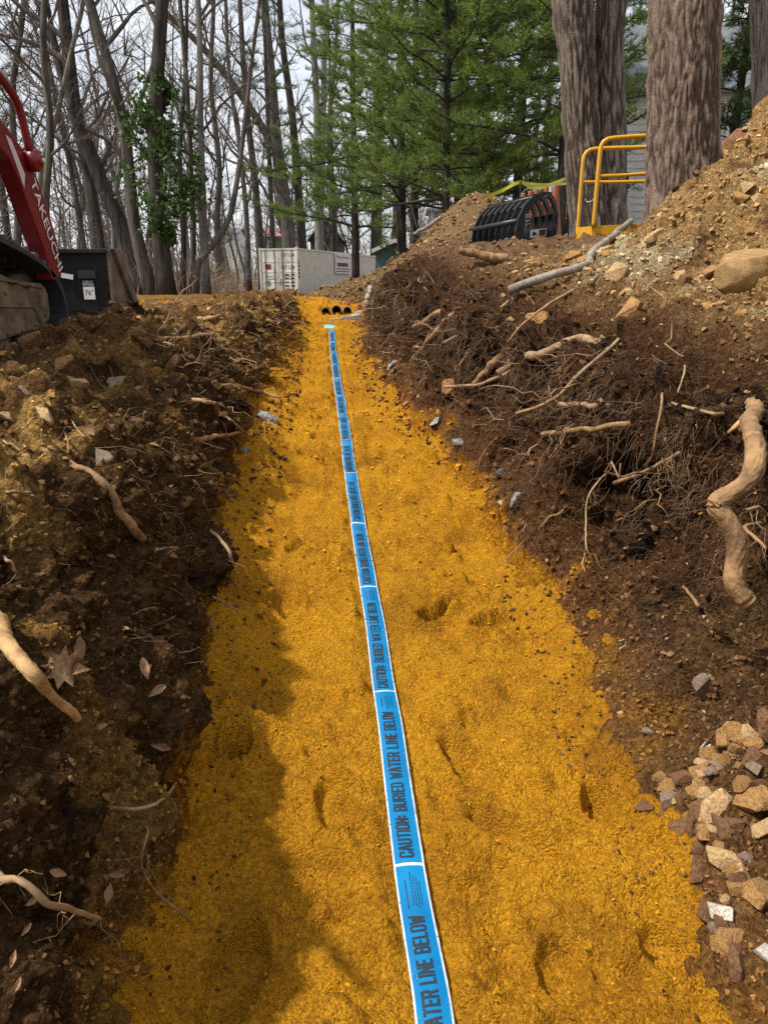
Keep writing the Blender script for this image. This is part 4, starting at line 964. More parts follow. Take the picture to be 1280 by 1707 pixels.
for sx in (1, -1):
    xo = .80 * sx
    mb = MB(); mb.prism([LW(xo - .05, y, z) for y, z in arm_poly()], (.10, 0, 0)); arm = mb.build('lift_arm', M['paint_red'], loader, bevel=.012)
    # grey stripe on the arm
    if sx == 1:
        xs = LX + .852
        mb = MB(); mb.prism([np.array([xs, LY + y, z]) for y, z in [(.84, 2.25), (.90, 2.235), (1.015, 2.075), (.985, 2.0), (.93, 2.10)]], (.003, 0, 0)); mb.build('stripe', M['light_grey_paint'], arm)
        a0 = np.array([LX + .8535, LY + 1.075, 2.045]); a1 = np.array([LX + .8535, LY + 1.30, 1.60])
        along = (a1 - a0) * 1.12; n_ = along / np.linalg.norm(along); upv = np.array([0, -n_[2], n_[1]])   # up = towards the front edge
        lettering('TAKEUCHI', a0, along, upv * .075, M['white_sticker'], arm, bold=.012)
    mb = MB(); mb.lathe(LW(xo + .05 * sx, 1.10, 2.16), [(.062, 0), (.062, .05), (.05, .062), (.03, .064), (.03, .075), (.012, .078)], 24, (sx, 0, 0)); mb.build('pivot_boss', M['paint_red'], loader, True)
    mb = MB(); mb.lathe(LW(xo + .13 * sx, 1.10, 2.16), [(.012, 0), (.012, .012)], 12, (sx, 0, 0)); mb.build('grease_fitting', M['white_sticker'], loader)
    mb = MB(); hp = smooth_path([LW(xo + .07 * sx, 1.08, 2.19), LW(xo + .07 * sx, 1.055, 2.29), LW(xo + .07 * sx, 1.02, 2.40), LW(xo + .07 * sx, .97, 2.46), LW(xo + .07 * sx, .86, 2.51), LW(xo + .06 * sx, .4, 2.66), LW(xo + .06 * sx, .1, 2.72)], 26)
    mb.tube(hp, .023, 12); mb.build('guard_tube', M['paint_red'], loader, True)
    # hydraulic cylinder below the arm
    mb = MB(); mb.tube([LW(xo - .12 * sx, -.5, 1.7), LW(xo - .12 * sx, .6, 2.2)], .04, 12); mb.build('lift_cylinder', M['paint_black'], loader, True)
    # rubber track: closed loop, then treads, frame, rollers
    loop = [(-1.0, 1.42), (-.92, 1.72), (-.72, 1.84), (-.45, 1.86), (.2, 1.79), (.59, 1.727), (.85, 1.68), (1.142, 1.609), (1.33, 1.507), (1.422, 1.341), (1.40, 1.22), (1.346, 1.125), (1.21, 1.075), (.9, 1.062), (0, 1.06), (-.75, 1.065), (-.95, 1.18)]
    q = np.array(loop + [loop[0]]); k = np.concatenate([[0], np.cumsum(np.linalg.norm(np.diff(q, axis=0), axis=1))])
    lp = np.stack([np.interp(np.linspace(0, k[-1], 97)[:-1], k, q[:, i]) for i in range(2)], 1)
    for _ in range(3): lp = (np.roll(lp, 1, 0) + 2 * lp + np.roll(lp, -1, 0)) / 4
    tg = np.roll(lp, -1, 0) - np.roll(lp, 1, 0); tg /= np.linalg.norm(tg, axis=1)[:, None]; nn = np.stack([-tg[:, 1], tg[:, 0]], 1)
    if ((lp - lp.mean(0)) * nn).sum() < 0: nn = -nn
    x0, x1 = (.47, .85) if sx > 0 else (-.85, -.47)
    prof = [(x0, 0), (x1, 0), (x1, -.028), (x0, -.028)]; n96 = len(lp)
    v = np.array([[LW(a, lp[i, 0] + nn[i, 0] * o_, lp[i, 1] + nn[i, 1] * o_) for a, o_ in prof] for i in range(n96)]).reshape(-1, 3)
    f = [(i * 4 + j, i * 4 + (j + 1) % 4, ((i + 1) % n96) * 4 + (j + 1) % 4, ((i + 1) % n96) * 4 + j) for i in range(n96) for j in range(4)]
    mb = MB(); mb.add(v, f); trk = mb.build('track', M['rubber'], loader)
    lug_me = None
    for i in range(0, n96, 2):
        c = lp[i] + nn[i] * .012; ang = math.atan2(tg[i, 1], tg[i, 0])
        if lug_me is None:
            m_ = MB(); m_.box((0, 0, 0), (.36, .045, .035)); lug = m_.build('tread_lug', M['mud_metal'] , trk, bevel=.008); lug_me = lug.data
            lug_me.transform(Matrix.Translation(Vector(wloc(trk))))
        else: lug = link('tread_lug', lug_me, None, trk)
        lug.location = Vector(LW((x0 + x1) / 2, c[0], c[1])) - wloc(trk); lug.rotation_euler = (ang, 0, 0)
    # inner guide ribs
    mb = MB()
    for i in range(0, n96, 2):
        c = lp[i] - nn[i] * .045; ang = math.atan2(tg[i, 1], tg[i, 0]); rx = np.array(Matrix.Rotation(ang, 3, 'X'))
        mb.box(LW((x0 + x1) / 2, c[0], c[1]), (.10, .03, .035), rx)
    mb.build('guide_ribs', M['rubber'], trk)['kind'] = 'stuff'
    mb = MB(); fr = [(-.7, 1.55), (.673, 1.53), (.868, 1.487), (1.17, 1.482), (1.225, 1.455), (1.247, 1.41), (1.25, 1.30), (1.22, 1.262), (1.101, 1.225), (.566, 1.177), (-.7, 1.16)]
    mb.prism([LW((.76 if sx > 0 else -.80), y, z) for y, z in fr], (.04, 0, 0)); mb.build('track_frame', M['mud'], loader, bevel=.01)
    if sx > 0:
        tf_ = loader.children[-1]
        for (y0_, z0_, y1_, z1_) in [(.5, 1.36, 1.02, 1.345), (1.02, 1.345, 1.10, 1.235), (.62, 1.50, 1.16, 1.455)]:
            m_ = MB(); m_.tube([LW(.802, y0_, z0_), LW(.802, y1_, z1_)], .006, 6); m_.build('weld_seam', M['mud_metal'], tf_)
        for y_, z_ in [(.66, 1.21), (.84, 1.222), (1.02, 1.24), (.7, 1.43), (1.12, 1.41), (1.16, 1.30)]:
            m_ = MB(); m_.lathe(LW(.80, y_, z_), [(.014, 0), (.014, .010), (.004, .012)], 6, (1, 0, 0)); m_.build('bolt', M['mud_metal'], tf_)
        for y_, z_ in [(.6, 1.52), (.78, 1.49), (.95, 1.47)]:
            loc_ = LW(.79, y_, z_); o_ = link('mud_clod', rock_meshes['rock_brown'][int(y_ * 10) % 7], None, tf_); o_.location = Vector(loc_) - wloc(tf_); o_.scale = (.10, .16, .06)
    mb = MB(); mb.prism([LW((.55 if sx > 0 else -.75), y, z) for y, z in [(-.6, 1.5), (1.1, 1.42), (1.1, 1.26), (-.6, 1.2)]], (.2, 0, 0)); mb.build('frame_beam', M['mud_metal'], loader)
    for y in (-.5, -.1, .3, .66, .95):
        mb = MB(); mb.lathe(LW(.56 if sx > 0 else -.78, y, 1.17), [(.02, 0), (.082, .005), (.082, .07), (.05, .08), (.05, .14), (.082, .15), (.082, .215), (.02, .22)], 20, (1, 0, 0)); mb.build('roller', M['mud_metal'], loader, True)
    mb = MB(); mb.lathe(LW(.6 if sx > 0 else -.72, 1.14, 1.34), [(.03, 0), (.20, .01), (.20, .11), (.03, .12)], 26, (1, 0, 0)); mb.build('idler_wheel', M['mud_metal'], loader, True)
# body and cab
mb = MB(); mb.prism([LW(-.44, y, z) for y, z in [(-1.1, 1.35), (1.05, 1.35), (1.2, 1.55), (1.05, 1.95), (.55, 2.0), (-1.1, 2.35)]], (.88, 0, 0)); mb.build('chassis', M['paint_black'], loader, bevel=.03)
mb = MB(); mb.prism([LW(-.43, y, z) for y, z in [(-.75, 2.0), (.72, 1.98), (.66, 2.9), (.45, 3.08), (-.55, 3.08), (-.75, 2.9)]], (.86, 0, 0)); cab = mb.build('cab', M['paint_black'], loader, bevel=.03)
mb = MB(); mb.prism([LW(.4315, y, z) for y, z in [(-.6, 2.1), (.58, 2.1), (.52, 2.85), (.4, 2.95), (-.45, 2.95), (-.6, 2.85)]], (.004, 0, 0)); mb.build('side_window', M['glass_dark'], cab)
mb = MB(); mb.prism([LW(-.5, y, z) for y, z in [(-1.25, 1.5), (-.8, 1.5), (-.8, 2.45), (-1.15, 2.4)]], (1.0, 0, 0)); mb.build('engine_hood', M['paint_red'], loader, bevel=.03)
mb = MB(); mb.box(LW(.61, .82, 2.0), (.2, .003, .05)); mb.build('decal', M['white_sticker'], loader)
# bucket with its size sticker
BYl = 2.0
mb = MB(); outl = [(BYl, 1.70), (BYl + .02, 1.30), (BYl + .06, 1.15), (BYl + .16, 1.075), (BYl + .70, 1.07), (BYl + .70, 1.085), (BYl + .17, 1.095), (BYl + .08, 1.165), (BYl + .04, 1.30), (BYl + .02, 1.70)]
mb.prism([LW(-.93, y, z) for y, z in outl], (1.86, 0, 0)); bucket = mb.build('bucket', M['paint_black'], loader)
for x in (-.955, .93):
    mb = MB(); mb.prism([LW(x, y, z) for y, z in [(BYl - .02, 1.715), (BYl + .11, 1.72), (BYl + .60, 1.10), (BYl + .55, 1.06), (BYl + .1, 1.06), (BYl - .01, 1.2)]], (.025, 0, 0)); mb.build('side_plate', M['mud_metal'], bucket, bevel=.003)
mb = MB(); mb.prism([LW(.955, y, z) for y, z in [(BYl + .0, 1.722), (BYl + .14, 1.722), (BYl + .62, 1.12), (BYl + .53, 1.12)]], (.03, 0, 0)); mb.build('edge_rib', M['mud_metal'], bucket, bevel=.004)
mb = MB(); mb.box(LW(0, BYl - .005, 1.705), (1.88, .05, .03)); mb.build('top_lip', M['paint_black'], bucket, bevel=.004)
mb = MB(); mb.box(LW(0, BYl + .035, 1.17), (1.86, .045, .16)); mb.build('bottom_wrap', M['mud_metal'], bucket, bevel=.01)
yb = BYl - .006
def back_quad(xa, xb, za, zb, mat, name, dy=0): 
    m_ = MB(); m_.box(LW((xa + xb) / 2, yb + dy, (za + zb) / 2), (xb - xa, .004, zb - za)); return m_.build(name, mat, bucket)
st = back_quad(.735, .815, 1.375, 1.462, M['white_sticker'], 'size_sticker')
lettering('76"', LW(.745, yb - .003, 1.405), (.06, 0, 0), (0, 0, .036), M['ink'], st, 'lettering')
back_quad(.735, .812, 1.468, 1.505, simple('grey_sticker', (.35, .35, .36), (.05, .05, .05), 60, .5), 'barcode_sticker')
back_quad(.71, .835, 1.52, 1.575, M['ink'], 'name_plate', -.004)
m_ = MB(); m_.box(LW(.63, yb, 1.535), (.085, .004, .034), np.array(Matrix.Rotation(R(10), 3, 'Y'))); m_.build('warning_sticker', M['white_sticker'], bucket)

# ------------------------------------------------------------ black root grapple
gl, gr_ = P(786, 414, 11.9), P(858, 404, 10.6)
axis = gr_ - gl; axis[2] = 0; AL = np.linalg.norm(axis); ax = axis / AL; qx = np.array([-ax[1], ax[0], 0]) * -1
qx = np.array([ax[1], -ax[0], 0]); qx = qx if qx[0] > 0 else -qx
if qx[1] < 0: qx = -qx
qx = np.array([.82, .57, 0])
gz = (gl[2] + gr_[2]) / 2
grapple = thing('grapple_bucket', 'black steel root grapple resting on leaves at the top of right bank', 'grapple', (*(gl + gr_)[:2] / 2, gz))
def GP(s, q, z):  # s along the axis 0..1, q across, z up
    c = gl + (gr_ - gl) * s; return c + qx * q + np.array([0, 0, z * .9])
back_o = [(.0, -.02), (-.02, .16), (.02, .34), (.12, .52), (.28, .66), (.46, .735), (.62, .745)]
back_i = [(.60, .72), (.46, .66), (.33, .57), (.22, .45), (.15, .31), (.13, .16), (.17, .09), (.40, .05), (.78, .06), (.80, .0), (.5, -.04)]
NT = 8
for i in range(NT):
    s = i / (NT - 1)
    mb = MB(); mb.prism([GP(s, q, z) for q, z in back_o + back_i], ax * (.035 if i in (0, NT - 1) else .018)); t_ = mb.build('side_plate' if i in (0, NT - 1) else 'tine', M['paint_black'], grapple, bevel=.004)
    if 0 < i < NT - 1 or i == NT - 1:
        mb = MB(); mb.prism([GP(s - .05, q, z) for q, z in [(.60, .74), (.70, .70), (.80, .55), (.83, .3), (.80, .08), (.76, .08), (.775, .3), (.745, .52), (.66, .64), (.58, .68)]], ax * .055); mb.build('clamp_tine', M['paint_black'], grapple, bevel=.003)
for q, z, r0 in [(.02, .30, .035), (.06, .06, .032), (.30, .64, .028)]:
    mb = MB(); mb.tube([GP(0, q, z), GP(1, q, z)], r0, 14); mb.build('cross_tube', M['paint_black'], grapple, True)
mb = MB(); mb.prism([GP(0, q, z) for q, z in [(.14, .50), (.29, .64), (.47, .715), (.47, .70), (.30, .62), (.155, .49)]], (gr_ - gl)); mb.build('back_sheet', M['paint_black'], grapple)
mb = MB(); mb.prism([GP(0, .77, .0), GP(1, .77, .0), GP(1, .79, .46), GP(0, .79, .46)], qx * .02); mb.build('clamp_plate', M['paint_black'], grapple)
mb = MB(); mb.tube([GP(.55, .7, .62), GP(.55, .45, .68)], .03, 12); mb.build('clamp_cylinder', M['paint_black'], grapple, True)
mb = MB(); e0 = GP(1, .26, .075) + ax * .038; mb.prism([e0, e0 + qx * .30 + np.array([0, 0, .035]), e0 + qx * .30 + np.array([0, 0, .135]), e0 + np.array([0, 0, .10])], ax * .003); stk = mb.build('warning_sticker', M['white_sticker'], grapple)
mb = MB(); mb.prism([e0 + qx * .16 + np.array([0, 0, .028]) , e0 + qx * .285 + np.array([0, 0, .045]), e0 + qx * .285 + np.array([0, 0, .122]), e0 + qx * .16 + np.array([0, 0, .108])], ax * .006); mb.build('warning_text_block', M['ink'], stk)
mb = MB(); mb.prism([e0 + qx * .03 + np.array([0, 0, .02]), e0 + qx * .07 + np.array([0, 0, .03]), e0 + qx * .12 + np.array([0, 0, .05]), e0 + qx * .10 + np.array([0, 0, .07]), e0 + qx * .04 + np.array([0, 0, .085])], ax * .006); mb.build('warning_pictogram', M['ink'], stk)
chalk = simple('chalk_mark', (.55, .55, .55), (.35, .35, .35), 40, .9)
e1 = GP(1, .135, .40) + ax * .0385
lettering('83L', e1, qx * .03 + np.array([0, 0, -.17]) , qx * .09 + np.array([0, 0, .02]), chalk, grapple, 'chalk_number')

# ------------------------------------------------------------ yellow guard-railed platform
M['paint_yellow'] = simple('yellow_paint', (.70, .36, .012), (.58, .28, .012), 6, .4, .15, .002, 50)
YA, YB_ = 9.2, 8.75
plat = thing('guard_rail_platform', 'yellow guard rail platform with toe plates standing between the trees', 'platform', P(1010, 398, 9.0))
def rail(pts, Yd, rad_, name):
    q = smooth_path([P(a, b, Yd) for a, b in pts], 40); m_ = MB(); m_.tube(q, rad_, 12); return m_.build(name, M['paint_yellow'], plat, True)
rail([(962, 395), (967, 330), (971, 275), (974, 258), (984, 249), (1000, 247), (1060, 245), (1135, 243)], YA, .022, 'rear_guard_rail')
rail([(989, 378), (995, 310), (1000, 255), (1003, 240), (1014, 231), (1030, 229), (1075, 226), (1135, 223)], YB_, .024, 'front_guard_rail')
rail([(968, 303), (1010, 303), (1060, 302), (1135, 300)], YA, .018, 'rear_mid_rail'); rail([(996, 293), (1030, 292), (1075, 289), (1135, 286)], YB_, .018, 'front_mid_rail')
def plate(quad, Yd, name):
    m_ = MB(); m_.prism([P(a, b, y) for (a, b), y in zip(quad, Yd)], (0, .02, 0)); return m_.build(name, M['paint_yellow'], plat, bevel=.003)
plate([(961, 379), (987, 376), (986, 398), (960, 398)], [YA, YB_, YB_, YA], 'end_toe_plate'); plate([(988, 376), (1136, 370), (1136, 396), (987, 398)], [YB_] * 4, 'front_toe_plate')
m_ = MB(); a, b, c_, d_ = P(961, 398, YA), P(987, 399, YB_), P(1136, 397, YB_), P(1125, 396, YA); m_.prism([a, b, c_, d_], (0, 0, -.03)); m_.build('deck', M['mud_metal'], plat)
m_ = MB(); m_.tube(smooth_path([P(975, 330, 9.0), P(978, 336, 9.0), P(985, 335, 8.9), P(990, 331, 8.8)], 12), .005, 6); m_.build('chain', M['light_grey_paint'], plat)
for px in (975, 1100):
    b0 = P(px, 399, 9.0); m_ = MB(); m_.box((b0[0], 9.0, (b0[2] + 1.9) / 2 - .05), (.05, .3, abs(b0[2] - 1.9) + .1)); m_.build('foot', M['mud_metal'], plat)

# ------------------------------------------------------------ pipes, boards, red fabric at the end of the trench
M['pipe_black'] = simple('black_plastic_pipe', (.012, .012, .013), (.02, .02, .02), 8, .5)
M['galv'] = simple('galvanised_metal', (.52, .53, .54), (.38, .39, .41), 14, .4, metal=.3)
M['board'] = simple('weathered_board', (.42, .36, .28), (.28, .22, .16), 7, .85, .4, .004, 30)
M['red_cloth'] = simple('red_fabric', (.40, .05, .04), (.28, .03, .03), 9, .8, .5, .02, 12)
for (px, py, d_), lab in zip([(543, 527, .062), (561, 521, .072), (579, 521, .062)], ['leftmost of the three black pipe ends in the sand', 'middle black pipe end standing out of the yellow sand', 'rightmost of the three black pipe ends beside the grey channel']):
    q = P(px, py, 11.6); q[2] = max(q[2], drop(q[0], 11.57) + d_ * .55); m_ = MB()
    m_.lathe(q - np.array([0, .03, -.01]), [(d_, .5), (d_, 0), (d_ * .84, 0), (d_ * .84, .35), (.002, .36)], 24, (.05, 1, -.25))
    solo(m_, 'pipe', M['pipe_black'], lab, 'pipe', 'black pipe ends in the sand', smooth=False)
def board(p0, p1, wd, th, name, mat, label, cat):
    p0, p1 = np.array(p0), np.array(p1); d_ = p1 - p0; u_ = np.array([0, 0, 1.]); s_ = np.cross(d_, u_); s_ /= np.linalg.norm(s_)
    m_ = MB(); m_.prism([p0 - s_ * wd / 2, p0 + s_ * wd / 2, p0 + s_ * wd / 2 + u_ * th, p0 - s_ * wd / 2 + u_ * th], d_); return solo(m_, name, mat, label, cat, bevel=.004)
board(P(549, 540, 11.0), P(570, 538, 11.0), .10, .07, 'board', M['board'], 'short tan timber block at the end of the trench', 'board')
board(P(570, 537, 11.05), P(602, 534, 11.1), .09, .08, 'metal_channel', M['galv'], 'grey galvanised channel lying across the end of the trench', 'channel')
board(P(590, 530, 11.3), P(606, 519, 11.9), .14, .03, 'board', M['board'], 'tan board leaning beside the rightmost pipe end', 'board')
board(P(609, 511, 11.6), P(617, 480, 12.2), .06, .05, 'stake', M['board'], 'leaning wooden stake by the red fabric', 'stake')
def cloth(px, py, Y, w_, h_, seed, label):
    u, v = np.meshgrid(np.linspace(-1, 1, 16), np.linspace(-1, 1, 12)); c = P(px, py, Y); q = np.stack([u, v, u * 0 + seed], -1)
    V = np.stack([c[0] + u * w_ / 2 + .03 * gn(q, .6, 110), c[1] + v * h_ * .5 + .05 * gn(q, .5, 111), c[2] + v * h_ / 2 + .12 * gn(q, .45, 112) + .05 * gn(q, .2, 113)], -1).reshape(-1, 3)
    m_ = MB(); m_.add(V, grid_faces(12, 16)); o = solo(m_, 'red_fabric', M['red_cloth'], label, 'fabric', smooth=True, fix=False)
    sm = o.modifiers.new('thickness', 'SOLIDIFY'); sm.thickness = .006; return o
cloth(612, 512, 11.7, .07, .15, 1, 'bright red fabric scrap hanging beside the stake'); cloth(574, 509, 12.5, .18, .05, 2, 'faded red fabric lying on the sand behind the pipes'); cloth(600, 514, 11.9, .08, .04, 3, 'small red fabric scrap right of the pipes')

# ------------------------------------------------------------ traffic cones, barrier tape and its post
M['cone'] = simple('orange_cone_plastic', (.34, .085, .025), (.24, .06, .02), 8, .55)
M['yellow_tape'] = simple('yellow_barrier_tape', (.72, .66, .05), (.6, .55, .04), 8, .4)
CONES = [(872, 321, 12.6), (884, 318, 12.8), (895, 311, 12.9), (911, 309, 13.0), (927, 303, 13.1)]
for (px, py, Y), lab in zip(CONES, ['leftmost orange traffic cone behind the grapple', 'second orange traffic cone from left behind the grapple', 'middle orange traffic cone behind the grapple', 'second orange traffic cone from right behind the grapple', 'rightmost and tallest orange traffic cone beside the twin trunk']):
    t_ = P(px, py, Y); gz_ = drop(t_[0], Y); h_ = max(t_[2] - gz_, .5); c0 = thing('traffic_cone', lab, 'cone', (t_[0], Y, gz_), 'orange cones behind the grapple')
    m_ = MB(); m_.lathe((t_[0], Y, gz_), [(.14, .03), (.135, .05), (.035, h_ - .02), (.032, h_), (.01, h_)], 20); m_.build('cone_body', M['cone'], c0, True)
    m_ = MB(); m_.box((t_[0], Y, gz_ + .018), (.34, .34, .036)); m_.build('base', M['cone'], c0, bevel=.01)
def ribbon(pts, w_, name, mat, label, cat):
    q = smooth_path(pts, 40); t = np.linspace(0, 1, 40); ang = 1.2 * gn(np.stack([t * 7, t * 0, t * 0], -1), 1, 120)
    d_ = np.stack([np.zeros(40), np.sin(ang), np.cos(ang)], -1) * w_ / 2; V = np.stack([q - d_, q + d_], 1).reshape(-1, 3)
    m_ = MB(); m_.add(V, grid_faces(40, 2)); return solo(m_, name, mat, label, cat, smooth=True, fix=False)
ribbon([P(803, 330, 12.0), P(835, 318, 12.0), P(868, 303, 12.0), P(884, 312, 12.2), P(902, 312, 12.4), P(930, 302, 12.7), P(951, 294, 12.9)], .05, 'barrier_tape', M['yellow_tape'], 'yellow barrier tape strung over the grapple to the twin trunk', 'barrier tape')
ribbon([P(868, 304, 12.02), P(885, 306, 12.2), P(905, 307, 12.4), P(952, 305, 12.9)], .04, 'barrier_tape', M['yellow_tape'], 'second slack strand of yellow barrier tape beside the post', 'barrier tape')
ribbon([P(945, 335, 10.6), P(944, 350, 10.6), P(943, 370, 10.6)], .05, 'barrier_tape', M['yellow_tape'], 'loose yellow tape end hanging on the twin trunk', 'barrier tape')
q = P(868, 301, 12.0); m_ = MB(); m_.tube([(q[0], 12.0, drop(q[0], 12.0) - .1), (q[0], 12.0, q[2])], .012, 8); solo(m_, 'post', M['paint_black'], 'thin dark steel post holding the yellow barrier tape', 'post')

# ------------------------------------------------------------ shipping container
M['cont'] = simple('container_paint', (.72, .69, .60), (.62, .59, .51), 2.0, .55, .15, .01, 12)
M['cont_door'] = simple('container_door_paint', (.84, .81, .72), (.74, .71, .62), 3, .5)
M['seal'] = simple('door_seal', (.05, .05, .05), (.09, .085, .08), 6, .7)
M['sign_red'] = simple('sign_maroon', (.20, .015, .05), (.16, .012, .04), 6, .5)
nc0 = P(495, 412, 44.0); ca, sa = math.cos(R(20.5)), math.sin(R(20.5))
CH, CWd, CLn = 2.59, 2.44, 12.19
dw = np.array([-ca, sa, 0]); dl = np.array([sa, ca, 0]); up_ = np.array([0, 0, 1.]); base = nc0 - up_ * CH
cont = thing('shipping_container', 'off-white shipping container with double doors at the edge of the woods', 'container', base)
def CB(w_, l_, z_): return base + dw * w_ + dl * l_ + up_ * z_
rotC = np.stack([-dw, dl, up_], 1)
def cbox(w0, w1, l0, l1, z0, z1, name, mat, parent=cont, bevel=0):
    m_ = MB(); m_.box(CB((w0 + w1) / 2, (l0 + l1) / 2, (z0 + z1) / 2), (abs(w1 - w0), abs(l1 - l0), abs(z1 - z0)), rotC); return m_.build(name, mat, parent, bevel=bevel)
for w_ in (0, CWd - .12):
    for l_ in (0, CLn - .12): cbox(w_, w_ + .12, l_, l_ + .12, .12, CH - .12, 'corner_post', M['cont'])
    cbox(w_ + .02, w_ + .10, .12, CLn - .12, CH - .10, CH - .02, 'top_rail', M['cont']); cbox(w_ + .02, w_ + .10, .12, CLn - .12, .03, .16, 'bottom_rail', M['cont'])
    for l_ in (-.01, CLn - .17):
        for z_ in (-.005, CH - .115): cbox(w_ - .01, w_ + .14, l_, l_ + .18, z_, z_ + .12, 'corner_casting', M['cont'], bevel=.01)
for l_ in (.02, CLn - .12): cbox(.12, CWd - .12, l_, l_ + .1, CH - .12, CH - .02, 'header', M['cont']); cbox(.12, CWd - .12, l_, l_ + .1, .02, .12, 'sill', M['cont'])
def corrug(w_):
    n = 44; pr = []
    for i in range(n):
        l0 = .12 + (CLn - .24) * i / n; st_ = (CLn - .24) / n
        pr += [(l0, 0), (l0 + st_ * .3, 0), (l0 + st_ * .5, .036), (l0 + st_ * .8, .036)]
    pr.append((CLn - .12, 0)); s_ = 1 if w_ < 1 else -1
    V = np.array([[CB(w_ + s_ * (.02 + o_), l_, z_) for z_ in (.1, CH - .06)] for l_, o_ in pr]).reshape(-1, 3); m_ = MB(); m_.add(V, grid_faces(len(pr), 2)); return m_
for w_ in (0.02, CWd - .02): corrug(w_).build('corrugated_side', M['cont'], cont, fix=False)
cbox(.08, CWd - .08, .05, CLn - .05, CH - .06, CH - .03, 'roof', M['cont'])
cbox(.1, CWd - .1, CLn - .06, CLn - .03, .1, CH - .1, 'end_panel', M['cont'])
for k, w0 in enumerate((.13, CWd / 2 + .008)):
    dr = cbox(w0, w0 + CWd / 2 - .138, .05, .09, .13, CH - .13, 'door', M['cont_door'])
    for z_ in (.75, 1.30, 1.85): cbox(w0 + .05, w0 + CWd / 2 - .19, .035, .05, z_ - .035, z_ + .035, 'stiffener', M['cont_door'], dr)
    for dx in (.24, .82):
        m_ = MB(); m_.tube([CB(w0 + dx, .0, .08), CB(w0 + dx, .0, CH - .08)], .026, 8); rd = m_.build('lock_rod', M['mud_metal'], dr, True)
    cbox(w0 + .3, w0 + .8, -.02, 0.0, 1.04, 1.08, 'handle', M['mud_metal'], dr)
    cbox(w0 - .02, w0 - .003, .045, .075, .13, CH - .13, 'gasket', M['seal'], dr)
cbox(1.10, 1.30, -.03, .035, .75, .95, 'lock_box', M['cont_door'])
lettering('GST 1204', CB(1.06, .030, 2.12), -dw * .85, up_ * .17, M['ink'], cont, 'door_number'); lettering('GST-1204', CB(1.06, .030, 1.45), -dw * .85, up_ * .20, M['ink'], cont, 'door_number'); lettering('CU', CB(.75, .030, 1.78), -dw * .25, up_ * .15, M['ink'], cont, 'door_number')
for k in range(4):
    for j in range(2):
        cbox(.22 + j * .36, .46 + j * .38, .028, .033, .52 + k * .2, .58 + k * .2, 'door_data_line', M['ink'])
cbox(1.72, 2.05, .030, .034, 1.45, 1.72, 'door_decal', M['sign_red']); cbox(1.78, 1.98, .030, .034, .55, .82, 'door_plate', simple('grey_plate', (.22, .23, .24), (.18, .18, .19), 8, .5))
for k in range(5): cbox(-.012, -.006, .10, .22, 1.75 - k * .2, 1.88 - k * .2, 'corner_digit', M['ink'])
sg = MB(); 
def side_quad(l0, l1, z0, z1, o_): return [CB(-o_, l0, z0), CB(-o_, l1, z0), CB(-o_, l1, z1), CB(-o_, l0, z1)]
m_ = MB(); m_.prism(side_quad(5.1, 7.5, 1.30, 2.52, .02), dw * -.02); sgn = m_.build('sign_board', M['white_sticker'], cont)
lettering('Pyne Street', CB(-.043, 5.3, 2.13), dl * 2.0, up_ * .28, M['sign_red'], sgn, 'lettering', .01)
m_ = MB(); m_.prism(side_quad(5.4, 7.1, 1.72, 1.95, .042), dw * -.004); m_.build('red_panel', M['sign_red'], sgn)
for z_ in (1.40, 1.55):
    m_ = MB(); m_.prism(side_quad(5.25, 7.35, z_, z_ + .06, .042), dw * -.004); m_.build('small_print_line', M['sign_red'], sgn)

